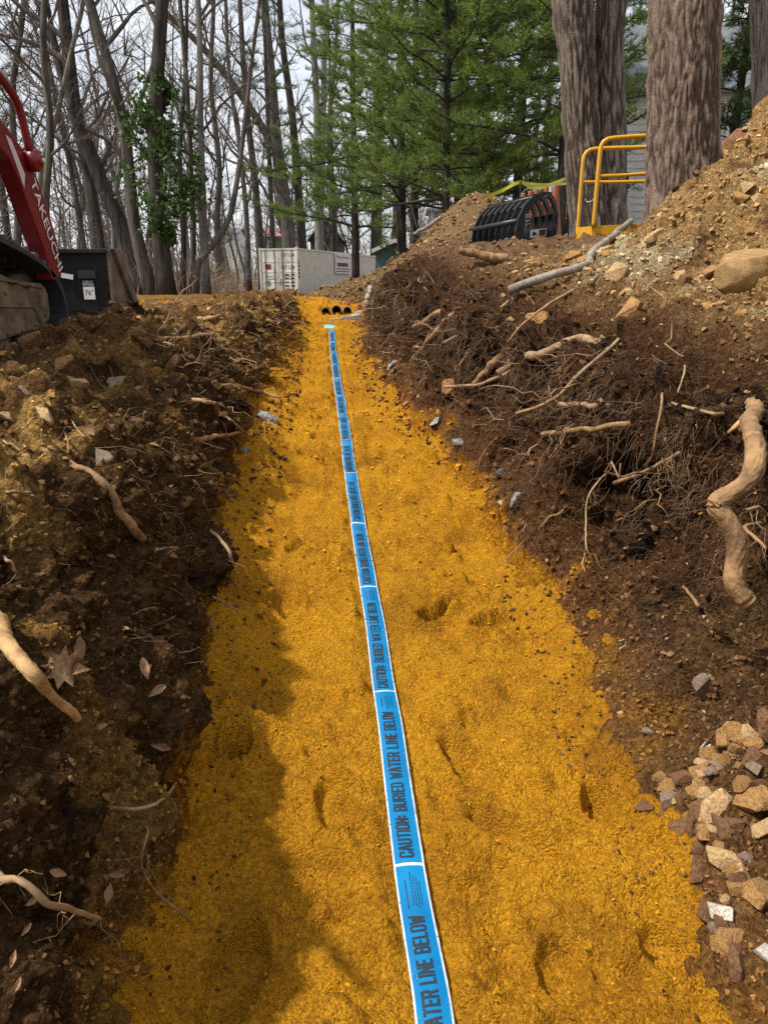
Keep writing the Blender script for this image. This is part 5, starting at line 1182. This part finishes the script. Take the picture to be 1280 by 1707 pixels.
# ------------------------------------------------------------ houses and sheds behind the trees
M['siding'] = simple('white_siding', (.74, .73, .70), (.66, .65, .62), 2, .7)
M['shingle'] = simple('grey_shingles', (.16, .17, .19), (.10, .105, .12), 7, .9, .6, .02, 30)
M['pane'] = simple('window_pane', (.03, .045, .07), (.05, .06, .085), 1, .08)
M['trim'] = simple('white_trim', (.78, .78, .76), (.70, .70, .68), 2, .6)
def house(name, label, cat, x0, x1, y0, dep_, z0, ze, zr, wall, roofm, gable_front=False, boards=0, wins=(), trim=None):
    h = thing(name, label, cat, ((x0 + x1) / 2, y0, z0))
    xm = (x0 + x1) / 2; ym = y0 + dep_ / 2
    m_ = MB()
    if gable_front: m_.prism([(x0, y0, z0), (x1, y0, z0), (x1, y0, ze), (xm, y0, zr), (x0, y0, ze)], (0, dep_, 0))
    else: m_.prism([(x0, y0, z0), (x0, y0 + dep_, z0), (x0, y0 + dep_, ze), (x0, ym, zr), (x0, y0, ze)], (x1 - x0, 0, 0))
    m_.build('wall', wall, h)
    m_ = MB(); t = .12
    if gable_front:
        for s_ in (-1, 1):
            xe = xm + s_ * ((x1 - x0) / 2 + .25); zz = ze - .25 * (zr - ze) / ((x1 - x0) / 2)
            m_.prism([(xm, y0 - .3, zr + .02), (xe, y0 - .3, zz + .02), (xe, y0 - .3, zz + t), (xm, y0 - .3, zr + t)], (0, dep_ + .6, 0))
    else:
        for s_ in (-1, 1):
            ye = ym + s_ * (dep_ / 2 + .35); zz = ze - .35 * (zr - ze) / (dep_ / 2)
            m_.prism([(x0 - .3, ym, zr + .02), (x0 - .3, ye, zz + .02), (x0 - .3, ye, zz + t), (x0 - .3, ym, zr + t)], (x1 - x0 + .6, 0, 0))
    rf = m_.build('roof', roofm, h)
    if trim and gable_front:
        m_ = MB()
        for s_ in (-1, 1):
            xe = xm + s_ * ((x1 - x0) / 2 + .25); zz = ze - .25 * (zr - ze) / ((x1 - x0) / 2)
            m_.prism([(xm, y0 - .36, zr - .06), (xe, y0 - .36, zz - .06), (xe, y0 - .36, zz + t), (xm, y0 - .36, zr + t)], (0, .05, 0))
        m_.build('barge_board', trim, rf)
    if boards:
        bh = (ze - z0) / boards; me0 = None
        for k in range(boards):
            if me0 is None:
                b_ = MB(); b_.prism([(x0, y0 - .03, z0), (x0, y0 - .002, z0), (x0, y0 - .002, z0 + bh), (x0, y0 - .010, z0 + bh)], (x1 - x0, 0, 0)); o = b_.build('clapboard', wall, h); me0 = o.data
            else: o = link('clapboard', me0, None, h); o.location = (0, 0, k * bh)
    for (wx, wz, ww, wh) in wins:
        m_ = MB(); m_.box((wx, y0 - .05, wz), (ww + .2, .06, wh + .2)); wn = m_.build('window', M['trim'], h)
        m_ = MB(); m_.box((wx, y0 - .085, wz), (ww, .02, wh)); m_.build('pane', M['pane'], wn)
        m_ = MB(); m_.box((wx, y0 - .1, wz), (ww, .02, .05)); m_.build('sash_bar', M['trim'], wn)
    return h
wA = P(1038, 318, 24)
house('house', 'white clapboard house with grey roof behind the big oak', 'house', P(1022, 300, 24)[0], 17.5, 24, 8, 1.9, 7.0, 9.6, M['siding'], M['shingle'], boards=26, wins=[(wA[0] - .02, wA[2], .28, 1.0), (10.5, 5.6, .9, 1.3), (13.5, 5.6, .9, 1.3)])
q0, q1 = P(517, 395, 70), P(569, 395, 70)
house('cottage', 'dark brown gabled cottage with pale barge boards behind the container', 'house', q0[0], q1[0], 70, 6, 1.0, q0[2], P(543, 360, 70)[2], simple('dark_boards', (.075, .065, .06), (.05, .043, .04), 2, .9), simple('dark_roof', (.10, .10, .105), (.07, .07, .075), 2, .9), True, trim=simple('pale_trim', (.36, .34, .31), (.34, .32, .30), 2, .8))
q0, q1 = P(437, 393, 85), P(478, 393, 85)
house('red_roofed_house', 'distant green-walled house with pinkish red roof left of the cottage', 'house', q0[0], q1[0], 85, 6, 1.0, q0[2], P(455, 377, 85)[2], simple('green_wall', (.16, .22, .13), (.12, .17, .10), 1, .9), simple('red_roof', (.34, .15, .14), (.27, .12, .11), 1, .8), wins=[(q0[0] + .9, q0[2] - 1.0, .5, .8)])
q0, q1 = P(372, 402, 95), P(396, 402, 95)
house('white_house', 'tiny far white house seen between trunks left of the container', 'house', q0[0], q1[0], 95, 5, 1.0, P(385, 388, 95)[2], P(385, 378, 95)[2], M['siding'], M['shingle'], wins=[((q0[0] + q1[0]) / 2, P(385, 396, 95)[2], .5, .7)])
q0, q1 = P(628, 420, 38), P(668, 420, 38)
house('shed', 'small teal shed half hidden behind the dirt mound', 'shed', q0[0], q1[0] + .6, 38, 3, 1.2, P(640, 416, 38)[2], P(655, 402, 38)[2], simple('teal_boards', (.10, .20, .20), (.07, .15, .15), 2, .8), simple('shed_roof', (.20, .22, .23), (.14, .15, .16), 2, .9), True, trim=M['trim'])
q0, q1 = P(720, 362, 60), P(735, 362, 60)
house('shed', 'far white shed peeking beside the dirt mound', 'shed', q0[0], q1[0], 60, 3, 1.2, P(727, 352, 60)[2], P(727, 346, 60)[2], M['siding'], M['shingle'], wins=[((q0[0] + q1[0]) / 2, P(727, 358, 60)[2], .25, .4)])

# ------------------------------------------------------------ trees
def branch_out(mbB, path, r0, r1, r, n, start, length, lvl, up=.45, sides=(6, 4, 3), spread=1.0):
    """limbs along a path, recursive"""
    m = len(path)
    for k in range(n):
        t = start + (1 - start) * (k + r.random()) / n; i = min(int(t * (m - 1)), m - 2); fr = t * (m - 1) - i
        a = path[i] * (1 - fr) + path[i + 1] * fr; rad = (r0 + (r1 - r0) * t)
        tg = path[i + 1] - path[i]; tg = tg / (np.linalg.norm(tg) + 1e-9)
        az = r.uniform(0, 6.283); side = np.array([math.cos(az), math.sin(az), r.uniform(-.15, .35)]); side -= tg * side.dot(tg) * .6
        d = side * spread + tg * r.uniform(.35, .9) + np.array([0, 0, up * r.random()]); d /= np.linalg.norm(d)
        L = length * r.uniform(.55, 1.15) * (1.05 - .55 * t); ns = 7 if lvl == 0 else (5 if lvl == 1 else 4)
        q = [a]; dd = d.copy(); st = L / (ns - 1)
        for _ in range(ns - 1):
            dd = dd + np.array([r.gauss(0, .22), r.gauss(0, .22), r.gauss(.06, .16)]); dd /= np.linalg.norm(dd); q.append(q[-1] + dd * st)
        q = np.array(q); ra = min(rad * .55, [.09, .028, .011][lvl]) * r.uniform(.7, 1.1); rb_ = max(ra * .35, .004)
        mbB.tube(q, np.linspace(ra, rb_, ns), sides[lvl], caps=False)
        if lvl < 2: branch_out(mbB, q, ra, rb_, r, {0: 6, 1: 6}[lvl], .18, length * [.48, .42][lvl], lvl + 1, up, sides, spread)
def tree_from(path, r0, r1, seed, label, group, mat, limbs=14, start=.3, length=3.0, twig=None, cat='tree', name='bare_tree', sides=10, extra=None):
    r = random.Random(seed); b0 = path[0].copy()
    root = thing(name, label, cat, b0, group); n = len(path); t = np.linspace(0, 1, n)
    rad = r0 + (r1 - r0) * t; rad = rad * (1 + .35 * np.exp(-t * n * .9)); mbT = MB(); mbT.tube(path, rad, sides)
    if extra:
        for (p2, ra, rb_) in extra: mbT.tube(p2, np.linspace(ra, rb_, len(p2)), sides - 2)
    mbT.build('trunk', mat, root, True, fix=False)
    mbB = MB(); branch_out(mbB, path, r0, r1, r, limbs, start, length, 0)
    if extra:
        for (p2, ra, rb_) in extra: branch_out(mbB, p2, ra, rb_, r, 6, .25, length * .8, 0)
    mbB.build('crown', twig or M['twig'], root, False, fix=False); return root
def px_trunk(pts, Y, w0, w1, grow=6.0, n=22, wob=.0):
    q = [P(a, b, Y) for a, b in pts]; q[0][2] = min(q[0][2], float(ground_z(q[0][0], Y)) - .1)
    d = q[-1] - q[-2]; d /= np.linalg.norm(d); d = (d + np.array([0, 0, .6])); d /= np.linalg.norm(d)
    k = len(q); q = q + [q[-1] + d * grow * .5, q[-1] + d * grow]
    path = smooth_path(q, n); w_ = w0 / 2 * Y / FPX; w2 = w1 / 2 * Y / FPX
    return path, w_, max(w2 * .45, .02)
TR = [
 ([(78, 480), (76, 330), (84, 200), (72, 90), (74, 0)], 20, 15, 11, 'bark_grey', 'slender grey tree left of the leaning trunk above the red arm', 14),
 ([(62, 470), (66, 300), (95, 190), (125, 60), (140, 0)], 21, 11, 8, 'bark_pale', 'thin pale stem crossing the slender grey tree at left', 12),
 ([(245, 496), (205, 385), (160, 280), (122, 160), (104, 0)], 22, 30, 22, 'bark_dark', 'thick dark trunk leaning left above the bucket', 13),
 ([(255, 494), (222, 360), (210, 235), (182, 110), (148, 0)], 18.5, 24, 18, 'bark_grey', 'grey trunk leaning left beside the ivy-clad tree', 12),
 ([(345, 498), (338, 330), (334, 200), (333, 70), (330, 0)], 19, 14, 10, 'bark_pale', 'straight pale grey trunk right of the ivy-clad tree', 12),
 ([(318, 496), (322, 380), (318, 300), (312, 150), (300, 0)], 20, 11, 8, 'bark_grey', 'thin grey trunk between ivy-clad tree and pale trunk', 12),
 ([(304, 494), (306, 400), (300, 280), (310, 100)], 23, 10, 8, 'bark_dark', 'thin dark trunk just right of the ivy-clad tree base', 12),
 ([(486, 470), (478, 360), (462, 250), (452, 130), (440, 0)], 57, 26, 20, 'bark_grey', 'forked grey trunk rising behind the container doors', 13),
 ([(508, 470), (496, 300), (488, 200), (470, 60), (466, 0)], 58, 18, 14, 'bark_dark', 'dark trunk close behind the forked grey trunk', 12),
 ([(534, 470), (530, 300), (528, 180), (522, 60), (520, 0)], 60, 17, 13, 'bark_pale', 'pale double trunk above the container roof', 12),
 ([(440, 480), (424, 290), (412, 190), (404, 80), (400, 0)], 52, 15, 11, 'bark_dark', 'dark slim trunk above the container left corner', 12),
 ([(593, 460), (591, 340), (588, 250)], 62, 10, 8, 'bark_pale', 'short pale trunk in front of the gabled cottage gap', 9),
 ([(627, 460), (628, 330), (632, 180), (640, 0)], 59, 22, 17, 'bark_dark', 'stout dark trunk above the right end of the container', 12),
 ([(415, 485), (412, 380), (400, 250), (380, 100), (376, 0)], 40, 10, 8, 'bark_grey', 'slim grey trunk left of the container', 12),
 ([(150, 480), (130, 350), (112, 250), (100, 200)], 26, 12, 8, 'bark_grey', 'slim leaning tree behind the bucket', 13),
 ([(178, 480), (165, 380), (150, 300), (120, 180), (90, 60)], 24, 13, 9, 'bark_dark', 'dark slim trunk left of the thick leaning trunk', 12),
 ([(20, 470), (30, 330), (20, 180), (40, 0)], 24, 14, 10, 'bark_grey', 'grey tree at the left edge behind the red guard tube', 14),
 ([(325, 497), (330, 440), (345, 420), (380, 370), (392, 320)], 18, 12, 6, 'bark_grey', 'crooked bent sapling reaching right of the pale trunk', 7),
 ([(370, 492), (362, 380), (366, 280), (352, 150), (356, 0)], 32, 12, 9, 'bark_grey', 'upright grey trunk midway between ivy tree and container', 13),
 ([(195, 484), (190, 400), (196, 300), (230, 180), (268, 60)], 25, 11, 7, 'bark_pale', 'pale stem leaning right behind the ivy-clad tree', 12),
 ([(560, 465), (556, 350), (548, 240), (560, 80)], 66, 12, 9, 'bark_grey', 'slim grey trunk between pale double trunk and pines', 12),
 ([(655, 440), (660, 330), (650, 200)], 62, 13, 10, 'bark_grey', 'grey trunk behind the teal shed', 10),
]
for k, (pts, Y, w0, w1, bk, lab, limbs) in enumerate(TR):
    path, a, b = px_trunk(pts, Y, w0 * .9, w1 * .9); ex = None
    if 'forked' in lab:
        f0 = path[int(len(path) * .33)]; e2 = smooth_path([P(463, 255, Y), P(430, 200, Y), P(385, 135, Y), P(330, 70, Y - 2), P(262, 8, Y - 4), P(200, -60, Y - 4)], 14); ex = [(e2, a * .55, a * .25)]
    if 'double' in lab:
        e2 = smooth_path([P(533, 380, Y), P(538, 250, Y), P(540, 120, Y), P(545, 0, Y), P(548, -80, Y)], 12); ex = [(e2, a * .7, a * .4)]
    tree_from(path, a, b, 500 + k, lab, 'bare trees at the edge of the woods', M[bk], limbs, .22, 2.6 if Y < 22 else 3.2 if Y < 45 else 5.0, extra=ex)
# ivy-clad tree
path, a, b = px_trunk([(278, 495), (266, 380), (258, 260), (262, 130), (270, 0)], 18, 28, 22)
ivt = tree_from(path, a, b, 640, 'dark tree clad in green ivy behind the bucket', 'bare trees at the edge of the woods', M['bark_dark'], 12, .45, 2.6, name='ivy_clad_tree')
r = np.random.RandomState(8); n = 15000
t = r.uniform(size=n); cl = r.normal(size=(n, 3)); py_ = 130 + 270 * t
gap = gn(np.stack([t * 6, t * 0, cl[:, 0]], -1), 1.0, 130)
env = .14 + .50 * np.exp(-((py_ - 310) / 60) ** 2) + .34 * np.exp(-((py_ - 190) / 40) ** 2)
cx = np.interp(py_, [130, 220, 300, 400], [256, 262, 268, 262]); c0 = np.array([P(x_, y_, 18) for x_, y_ in zip(cx, py_)])
pos = c0 + cl * env[:, None] * np.array([.80, .7, .25]) * (1.0); pos[:, 0] += .18 * (py_ > 250) + .22 * gn(pos, .6, 131); pos[:, 2] += .5 * gn(pos, .6, 132)
keep = gn(pos, .5, 133) + .35 * gn(pos, .2, 134) > -.05 + .10 * np.abs(cl[:, 0]); pos = pos[keep]
def leaf_quads(pos, size, seed, asp=.75):
    r = np.random.RandomState(seed); n = len(pos); d = r.normal(size=(n, 3)); d /= np.linalg.norm(d, axis=1)[:, None]; e = np.cross(d, r.normal(size=(n, 3))); e /= np.linalg.norm(e, axis=1)[:, None]
    s = size * r.uniform(.6, 1.3, (n, 1)); V = np.stack([pos - d * s / 2, pos + e * s * asp / 2, pos + d * s / 2, pos - e * s * asp / 2], 1).reshape(-1, 3); return V, np.arange(n * 4).reshape(-1, 4)
V, F = leaf_quads(pos, .10, 3); o = link('ivy', np_mesh('ivy', V - np.array(ivt.location), F, None, False), M['ivy'], ivt); o['kind'] = 'stuff'

# far trees: a few forms, each copied
protos = []
for k in range(6):
    r = random.Random(700 + k); h = r.uniform(13, 18); n = 14; q = [np.zeros(3)]; d = np.array([r.gauss(0, .06), r.gauss(0, .06), 1.])
    for _ in range(n - 1): d = d + np.array([r.gauss(0, .05), r.gauss(0, .05), 0]); q.append(q[-1] + d / np.linalg.norm(d) * h / (n - 1))
    protos.append((np.array(q), r.uniform(.11, .2)))
far_protos = []
FAR = []
rr = random.Random(99)
spots = []
while len(spots) < 104:
    Y = rr.uniform(30, 85); px = rr.uniform(-120, 1400) if len(spots) < 74 else rr.uniform(-120, 660)
    if len(spots) >= 74: Y = rr.uniform(62, 88)
    if 380 < px < 720 and Y < 62: continue
    x = (px - 640) / FPX * Y
    if x > 5 and 20 < Y < 36: continue
    if any((x - a) ** 2 + (Y - b) ** 2 < 3.0 for a, b, _ in spots): continue
    spots.append((x, Y, px))
for k, (x, Y, px) in enumerate(spots):
    band = 'left of the ivy-clad tree' if px < 260 else 'between the ivy-clad tree and the container' if px < 430 else 'behind the container' if px < 640 else 'behind the pines' if px < 950 else 'behind the big oak'
    lab = 'distant bare tree in the woods ' + band
    z = float(ground_z(x, Y)) - .1
    if k < 6:
        q, r0 = protos[k]; o = tree_from(q + np.array([x, Y, z]), r0, .03, 710 + k, lab, 'distant bare trees in the woods', M['bark_grey'], 20, .2, 3.6, M['twig_far'], sides=7); far_protos.append(o)
    else:
        o = copy_tree(far_protos[k % 6]); o.location = (x, Y, z); o.rotation_euler = (0, 0, rr.uniform(0, 6.28)); s = rr.uniform(.75, 1.15); o.scale = (s, s, s * rr.uniform(.9, 1.1)); o['label'] = lab
# thicket: saplings and brush that read as one mass
mb = MB(); r = random.Random(41)
for k in range(1050):
    Y = 24 + 60 * r.random() ** 1.3; px = r.uniform(-100, 1380); x = (px - 640) / FPX * Y
    if (x > 4 and Y < 34) or (410 < px < 690 and Y < 60): continue
    z = float(ground_z(x, Y)); h = r.uniform(1.5, 7.5) * (1 if r.random() < .6 else .45)
    q = wiggle((x, Y, z - .1), (x + r.gauss(0, .12) * h, Y + r.gauss(0, .1) * h, z + h), 6, .05, r); rd = .007 * h * r.uniform(.5, 1.2)
    mb.tube(q, np.linspace(rd, .006, 6), 3, caps=False)
    for _ in range(int(5 + h * 1.6)):
        i = r.randrange(1, 6); l_ = r.uniform(.3, .24 * h + .4); d = np.array([r.gauss(0, .8), r.gauss(0, .6), r.uniform(.2, 1.1)]); d /= np.linalg.norm(d)
        q2 = wiggle(q[i], q[i] + d * l_, 4, .12, r); mb.tube(q2, np.linspace(rd * .5, .005, 4), 3, caps=False)
o = mb.build('thicket', M['twig_far'], None, fix=False); tag(o, 'thicket of bare saplings and twigs filling the woods', kind='stuff')
mb = MB(); r = random.Random(43)
for k in range(1250):
    Y = r.uniform(88, 170); px = r.uniform(-150, 1430); x = (px - 640) / FPX * Y; z = float(ground_z(x, Y)); h = r.uniform(3, 13) * (1 if r.random() < .5 else .5)
    q = np.array([(x, Y, z - .2), (x + r.gauss(0, .06) * h, Y, z + h * .5), (x + r.gauss(0, .12) * h, Y, z + h)]); rd = r.uniform(.03, .10)
    mb.tube(q, [rd, rd * .7, .02], 3, caps=False)
    for _ in range(5):
        a = q[1] + (q[2] - q[1]) * r.uniform(-.5, .9); l_ = h * r.uniform(.15, .4); d = np.array([r.gauss(0, .8), r.gauss(0, .5), r.uniform(.2, 1.1)]); d /= np.linalg.norm(d)
        mb.tube(np.array([a, a + d * l_]), [rd * .5, .012], 3, caps=False)
o = mb.build('far_woods', M['twig_far'], None, fix=False); tag(o, 'hazy grey far-off woods closing the background', kind='stuff')
mb = MB(); r = random.Random(42)
for k in range(2600):
    Y = r.uniform(19, 44); px = r.choice([r.uniform(330, 470), r.uniform(-50, 700)]); x = (px - 640) / FPX * Y
    if 405 < px < 700: continue
    z = float(ground_z(x, Y)); h = r.uniform(.25, 1.0); q = np.array([(x, Y, z - .05), (x + r.gauss(0, .15), Y, z + h * .6), (x + r.gauss(0, .3), Y + r.gauss(0, .1), z + h)])
    mb.tube(q, [.008, .006, .003], 3, caps=False)
o = mb.build('dry_brush', M['brush'], None, fix=False); tag(o, 'tan dry brush and dead stalks along the edge of the woods', kind='stuff')

# ------------------------------------------------------------ white pines
def pine(name, label, base, h, r0, seed, vis_lo=.12, whorls=22, L0=3.0, tuft=.18, dens=1.0, mat='needle', group='white pines behind the spoil', bare=.0, lean=(0, 0)):
    r = random.Random(seed); rs = np.random.RandomState(seed); root = thing(name, label, 'tree', base, group)
    n = 16; t = np.linspace(0, 1, n); path = np.array(base)[None] + np.stack([lean[0] * t + .05 * np.sin(t * 5 + seed), lean[1] * t, h * t], -1)
    mb = MB(); mb.tube(path, r0 * (1 - .85 * t), 9); mb.build('trunk', M['bark_dark'], root, True, fix=False)
    mb = MB(); tp_, td_ = [], []
    for k in range(whorls):
        f = vis_lo + (1 - vis_lo) * (k + r.uniform(-.3, .3)) / whorls; f = min(max(f, .03), .985)
        c = np.array([np.interp(f, t, path[:, i]) for i in range(3)]); L = L0 * (1 - f) ** .7 * r.uniform(.55, 1.25) + .25; a0 = r.uniform(0, 6.28)
        nb = r.choice([4, 5, 5, 6])
        for j in range(nb):
            if r.random() < bare: continue
            az = a0 + j * 6.283 / nb + r.gauss(0, .35); l_ = L * r.uniform(.45, 1.2); d = np.array([math.cos(az), math.sin(az), r.uniform(.05, .6)]); d /= np.linalg.norm(d)
            m = 9; s_ = np.linspace(0, 1, m)[:, None]; q = c + d * l_ * s_ + np.array([0, 0, 1]) * l_ * (r.uniform(-.6, -.25) * s_ ** 2 + r.uniform(.15, .45) * s_ ** 4) + np.cumsum(rs.normal(0, .022 * l_, (m, 3)), 0) * s_
            mb.tube(q, np.linspace(.022 * (.4 + l_ / 3), .006, m), 4, caps=False)
            ntw = int(7 + 6 * l_)
            for u in range(ntw):
                g = 1 - .72 * ((u + r.random()) / ntw) ** 1.3; i = min(int(g * (m - 1)), m - 2); a = q[i] + (q[i + 1] - q[i]) * (g * (m - 1) - i)
                sd = r.choice([-1, 1]); e = d * .75 + np.array([-d[1], d[0], 0]) * sd * r.uniform(.4, 1.1) + np.array([0, 0, r.uniform(-.25, .7)]); e /= np.linalg.norm(e)
                tl = r.uniform(.25, .62) * (1.15 - .5 * g) * min(1, l_); b_ = a + e * tl
                mb.tube(np.array([a, a + e * tl * .5 + rs.normal(0, .02, 3), b_]), [.007, .005, .003], 3, caps=False)
                for v_ in np.arange(.3, 1.01, .16 / max(tl, .2) * .62 / dens): tp_.append(a + e * tl * v_); td_.append(e)
    mb.build('branches', M['bark_dark'], root, False, fix=False)
    tp_ = np.array(tp_); td_ = np.array(td_); nn_ = len(tp_); K = 11
    dirs = td_[:, None] * .85 + np.array([0, 0, .15]) + rs.normal(0, .55, (nn_, K, 3)); dirs /= np.linalg.norm(dirs, axis=2)[..., None]
    ln = tuft * rs.uniform(.65, 1.2, (nn_, K, 1)); sd = np.cross(dirs, rs.normal(size=(nn_, K, 3))); sd /= np.linalg.norm(sd, axis=2)[..., None]
    a = tp_[:, None] + rs.normal(0, .012, (nn_, K, 3)); wd = .0062 * tuft / .13
    V = np.stack([a - sd * wd, a + sd * wd, a + dirs * ln - np.array([0, 0, .15]) * ln ** 1.0 * .4], 2).reshape(-1, 3) - np.array(base)
    o = link('crown', np_mesh('crown', V, np.arange(len(V)).reshape(-1, 3), None, False), M[mat], root); o['kind'] = 'stuff'
    return root
def pine_at(px, Y, h, r0, seed, label, **kw):
    x = P(px, 400, Y)[0]; return pine('pine_tree', label, (x, Y, float(ground_z(x, Y)) - .15), h, r0, seed, **kw)
p1 = pine_at(738, 17.5, 11, .10, 1, 'bright green young white pine behind the dirt mound', vis_lo=.14, L0=2.7)
p2 = pine_at(668, 25, 15, .17, 2, 'tall white pine above the right end of the container', vis_lo=.16, L0=4.0, whorls=24)
p3 = pine_at(935, 16.5, 15, .16, 3, 'dark-trunked white pine just left of the twin trunk', vis_lo=.14, L0=3.6, whorls=24)
p4 = pine_at(1205, 19, 12, .12, 4, 'dark pine right behind the oak trunk', vis_lo=.1, L0=2.3, mat='needle_dark')
def pine_copy(src, px, Y, s, rz, label, group='white pines behind the spoil'):
    o = copy_tree(src); x = P(px, 400, Y)[0]; o.location = (x, Y, float(ground_z(x, Y)) - .15); o.scale = (s, s, s); o.rotation_euler = (0, 0, rz); o['label'] = label; o['group'] = group; return o
pine_copy(p1, 805, 21, 1.15, 2.0, 'white pine right of the bright young pine')
pine_copy(p2, 690, 29, 1.0, 1.2, 'tall white pine behind the bright young pine')
pine_copy(p3, 858, 23, 1.0, 4.0, 'tall white pine filling the gap above the grapple')
pine_copy(p3, 760, 27, 1.0, 2.7, 'tall white pine close behind the right-hand young pine')
pine_copy(p2, 592, 33, 1.05, 5.1, 'tall white pine left of the stout dark trunk')
pine_copy(p4, 1275, 18, 1.0, 1.0, 'dark pine between the oak and the right edge')
pine_copy(p4, 1070, 33, 1.3, 3.0, 'dark pine behind the white house roof')
p5 = pine_at(555, 64, 24, .2, 6, 'dark layered pine far behind the container', vis_lo=.3, L0=4.2, whorls=14, bare=.3, tuft=.2, dens=.6, mat='needle_dark')
pine_copy(p5, 15, 42, 1.0, 2.0, 'dark pine top at the upper left corner'); pine_copy(p5, 455, 55, 1.05, 4.4, 'dark layered pine behind the forked trunk')
pine_copy(p5, 770, 44, 1.0, 1.1, 'dark pine far behind the bright young pine'); pine_copy(p5, 900, 40, 1.0, 5.2, 'dark pine far behind the cones'); pine_copy(p5, 1000, 46, 1.1, .4, 'dark pine far behind the twin trunk')
pine_copy(p5, 1130, 50, 1.1, 3.3, 'dark pine far behind the white house')

# ------------------------------------------------------------ big near trunks at right, bark modelled
def big_trunk(name, label, pts, Y, widths, cols, ridge, seed, flare=.0, group=None, grow=7, limbs=8):
    mat = M['bark_relief']
    w_top = max(widths); q = [P(a, b, Y) for a, b in pts]; gz_ = drop(q[0][0], Y); f0 = q[0].copy(); f0[2] = gz_ - .25
    if f0[2] < q[0][2] - .05: q = [f0] + q; widths = [widths[0] * (1 + flare)] + list(widths)
    path = smooth_path(q, 120); kk = np.concatenate([[0], np.cumsum(np.linalg.norm(np.diff(np.array(q), axis=0), axis=1))])
    rad = np.interp(np.linspace(0, kk[-1], 120), kk, np.array(widths)) / 2 * Y / FPX
    d = path[-1] - path[-4]; d /= np.linalg.norm(d); ext = path[-1] + d * np.linspace(0, grow, 25)[1:, None]; path = np.concatenate([path, ext]); rad = np.concatenate([rad, np.linspace(rad[-1], rad[-1] * .6, 24)])
    nS = 176 if w_top > 90 else 116; mb = MB(); mb.tube(path, rad, nS); v = mb.V[0].reshape(len(path), nS, 3); a = np.arange(nS) / nS * 2 * math.pi
    cyl = np.stack([np.cos(a)[None] * 1.0 + 0 * v[..., 2], np.sin(a)[None] + 0 * v[..., 2], v[..., 2] * .55], -1) * rad.mean() / .3
    wv = cyl + .16 * np.stack([gn(cyl, .35, seed + k_) for k_ in range(3)], -1)
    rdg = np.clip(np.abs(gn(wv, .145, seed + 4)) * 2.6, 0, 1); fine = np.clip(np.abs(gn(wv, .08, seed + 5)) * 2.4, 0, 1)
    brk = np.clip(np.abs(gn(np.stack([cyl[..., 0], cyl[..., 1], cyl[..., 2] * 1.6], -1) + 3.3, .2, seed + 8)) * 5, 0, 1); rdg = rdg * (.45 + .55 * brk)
    h = rdg * .8 + fine * .35 + .5 * gn(np.stack([cyl[..., 0], cyl[..., 1], cyl[..., 2] * 3], -1), .5, seed + 3) + .15 * gn(np.stack([cyl[..., 0], cyl[..., 1], cyl[..., 2] * 5], -1), .06, seed + 6)
    v = v + (v - path[:, None]) / rad[:, None, None] * (h * ridge)[..., None]
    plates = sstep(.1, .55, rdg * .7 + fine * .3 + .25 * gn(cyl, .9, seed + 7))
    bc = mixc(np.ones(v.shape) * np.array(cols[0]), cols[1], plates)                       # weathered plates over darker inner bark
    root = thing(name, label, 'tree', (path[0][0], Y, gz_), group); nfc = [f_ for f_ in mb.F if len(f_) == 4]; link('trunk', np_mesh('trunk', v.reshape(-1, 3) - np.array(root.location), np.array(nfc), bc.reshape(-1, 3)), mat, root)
    mbB = MB(); branch_out(mbB, path[-25:], rad[-25], rad[-1], random.Random(seed), limbs, .1, 3.5, 0); mbB.build('crown', M['twig'], root, False, fix=False); return root
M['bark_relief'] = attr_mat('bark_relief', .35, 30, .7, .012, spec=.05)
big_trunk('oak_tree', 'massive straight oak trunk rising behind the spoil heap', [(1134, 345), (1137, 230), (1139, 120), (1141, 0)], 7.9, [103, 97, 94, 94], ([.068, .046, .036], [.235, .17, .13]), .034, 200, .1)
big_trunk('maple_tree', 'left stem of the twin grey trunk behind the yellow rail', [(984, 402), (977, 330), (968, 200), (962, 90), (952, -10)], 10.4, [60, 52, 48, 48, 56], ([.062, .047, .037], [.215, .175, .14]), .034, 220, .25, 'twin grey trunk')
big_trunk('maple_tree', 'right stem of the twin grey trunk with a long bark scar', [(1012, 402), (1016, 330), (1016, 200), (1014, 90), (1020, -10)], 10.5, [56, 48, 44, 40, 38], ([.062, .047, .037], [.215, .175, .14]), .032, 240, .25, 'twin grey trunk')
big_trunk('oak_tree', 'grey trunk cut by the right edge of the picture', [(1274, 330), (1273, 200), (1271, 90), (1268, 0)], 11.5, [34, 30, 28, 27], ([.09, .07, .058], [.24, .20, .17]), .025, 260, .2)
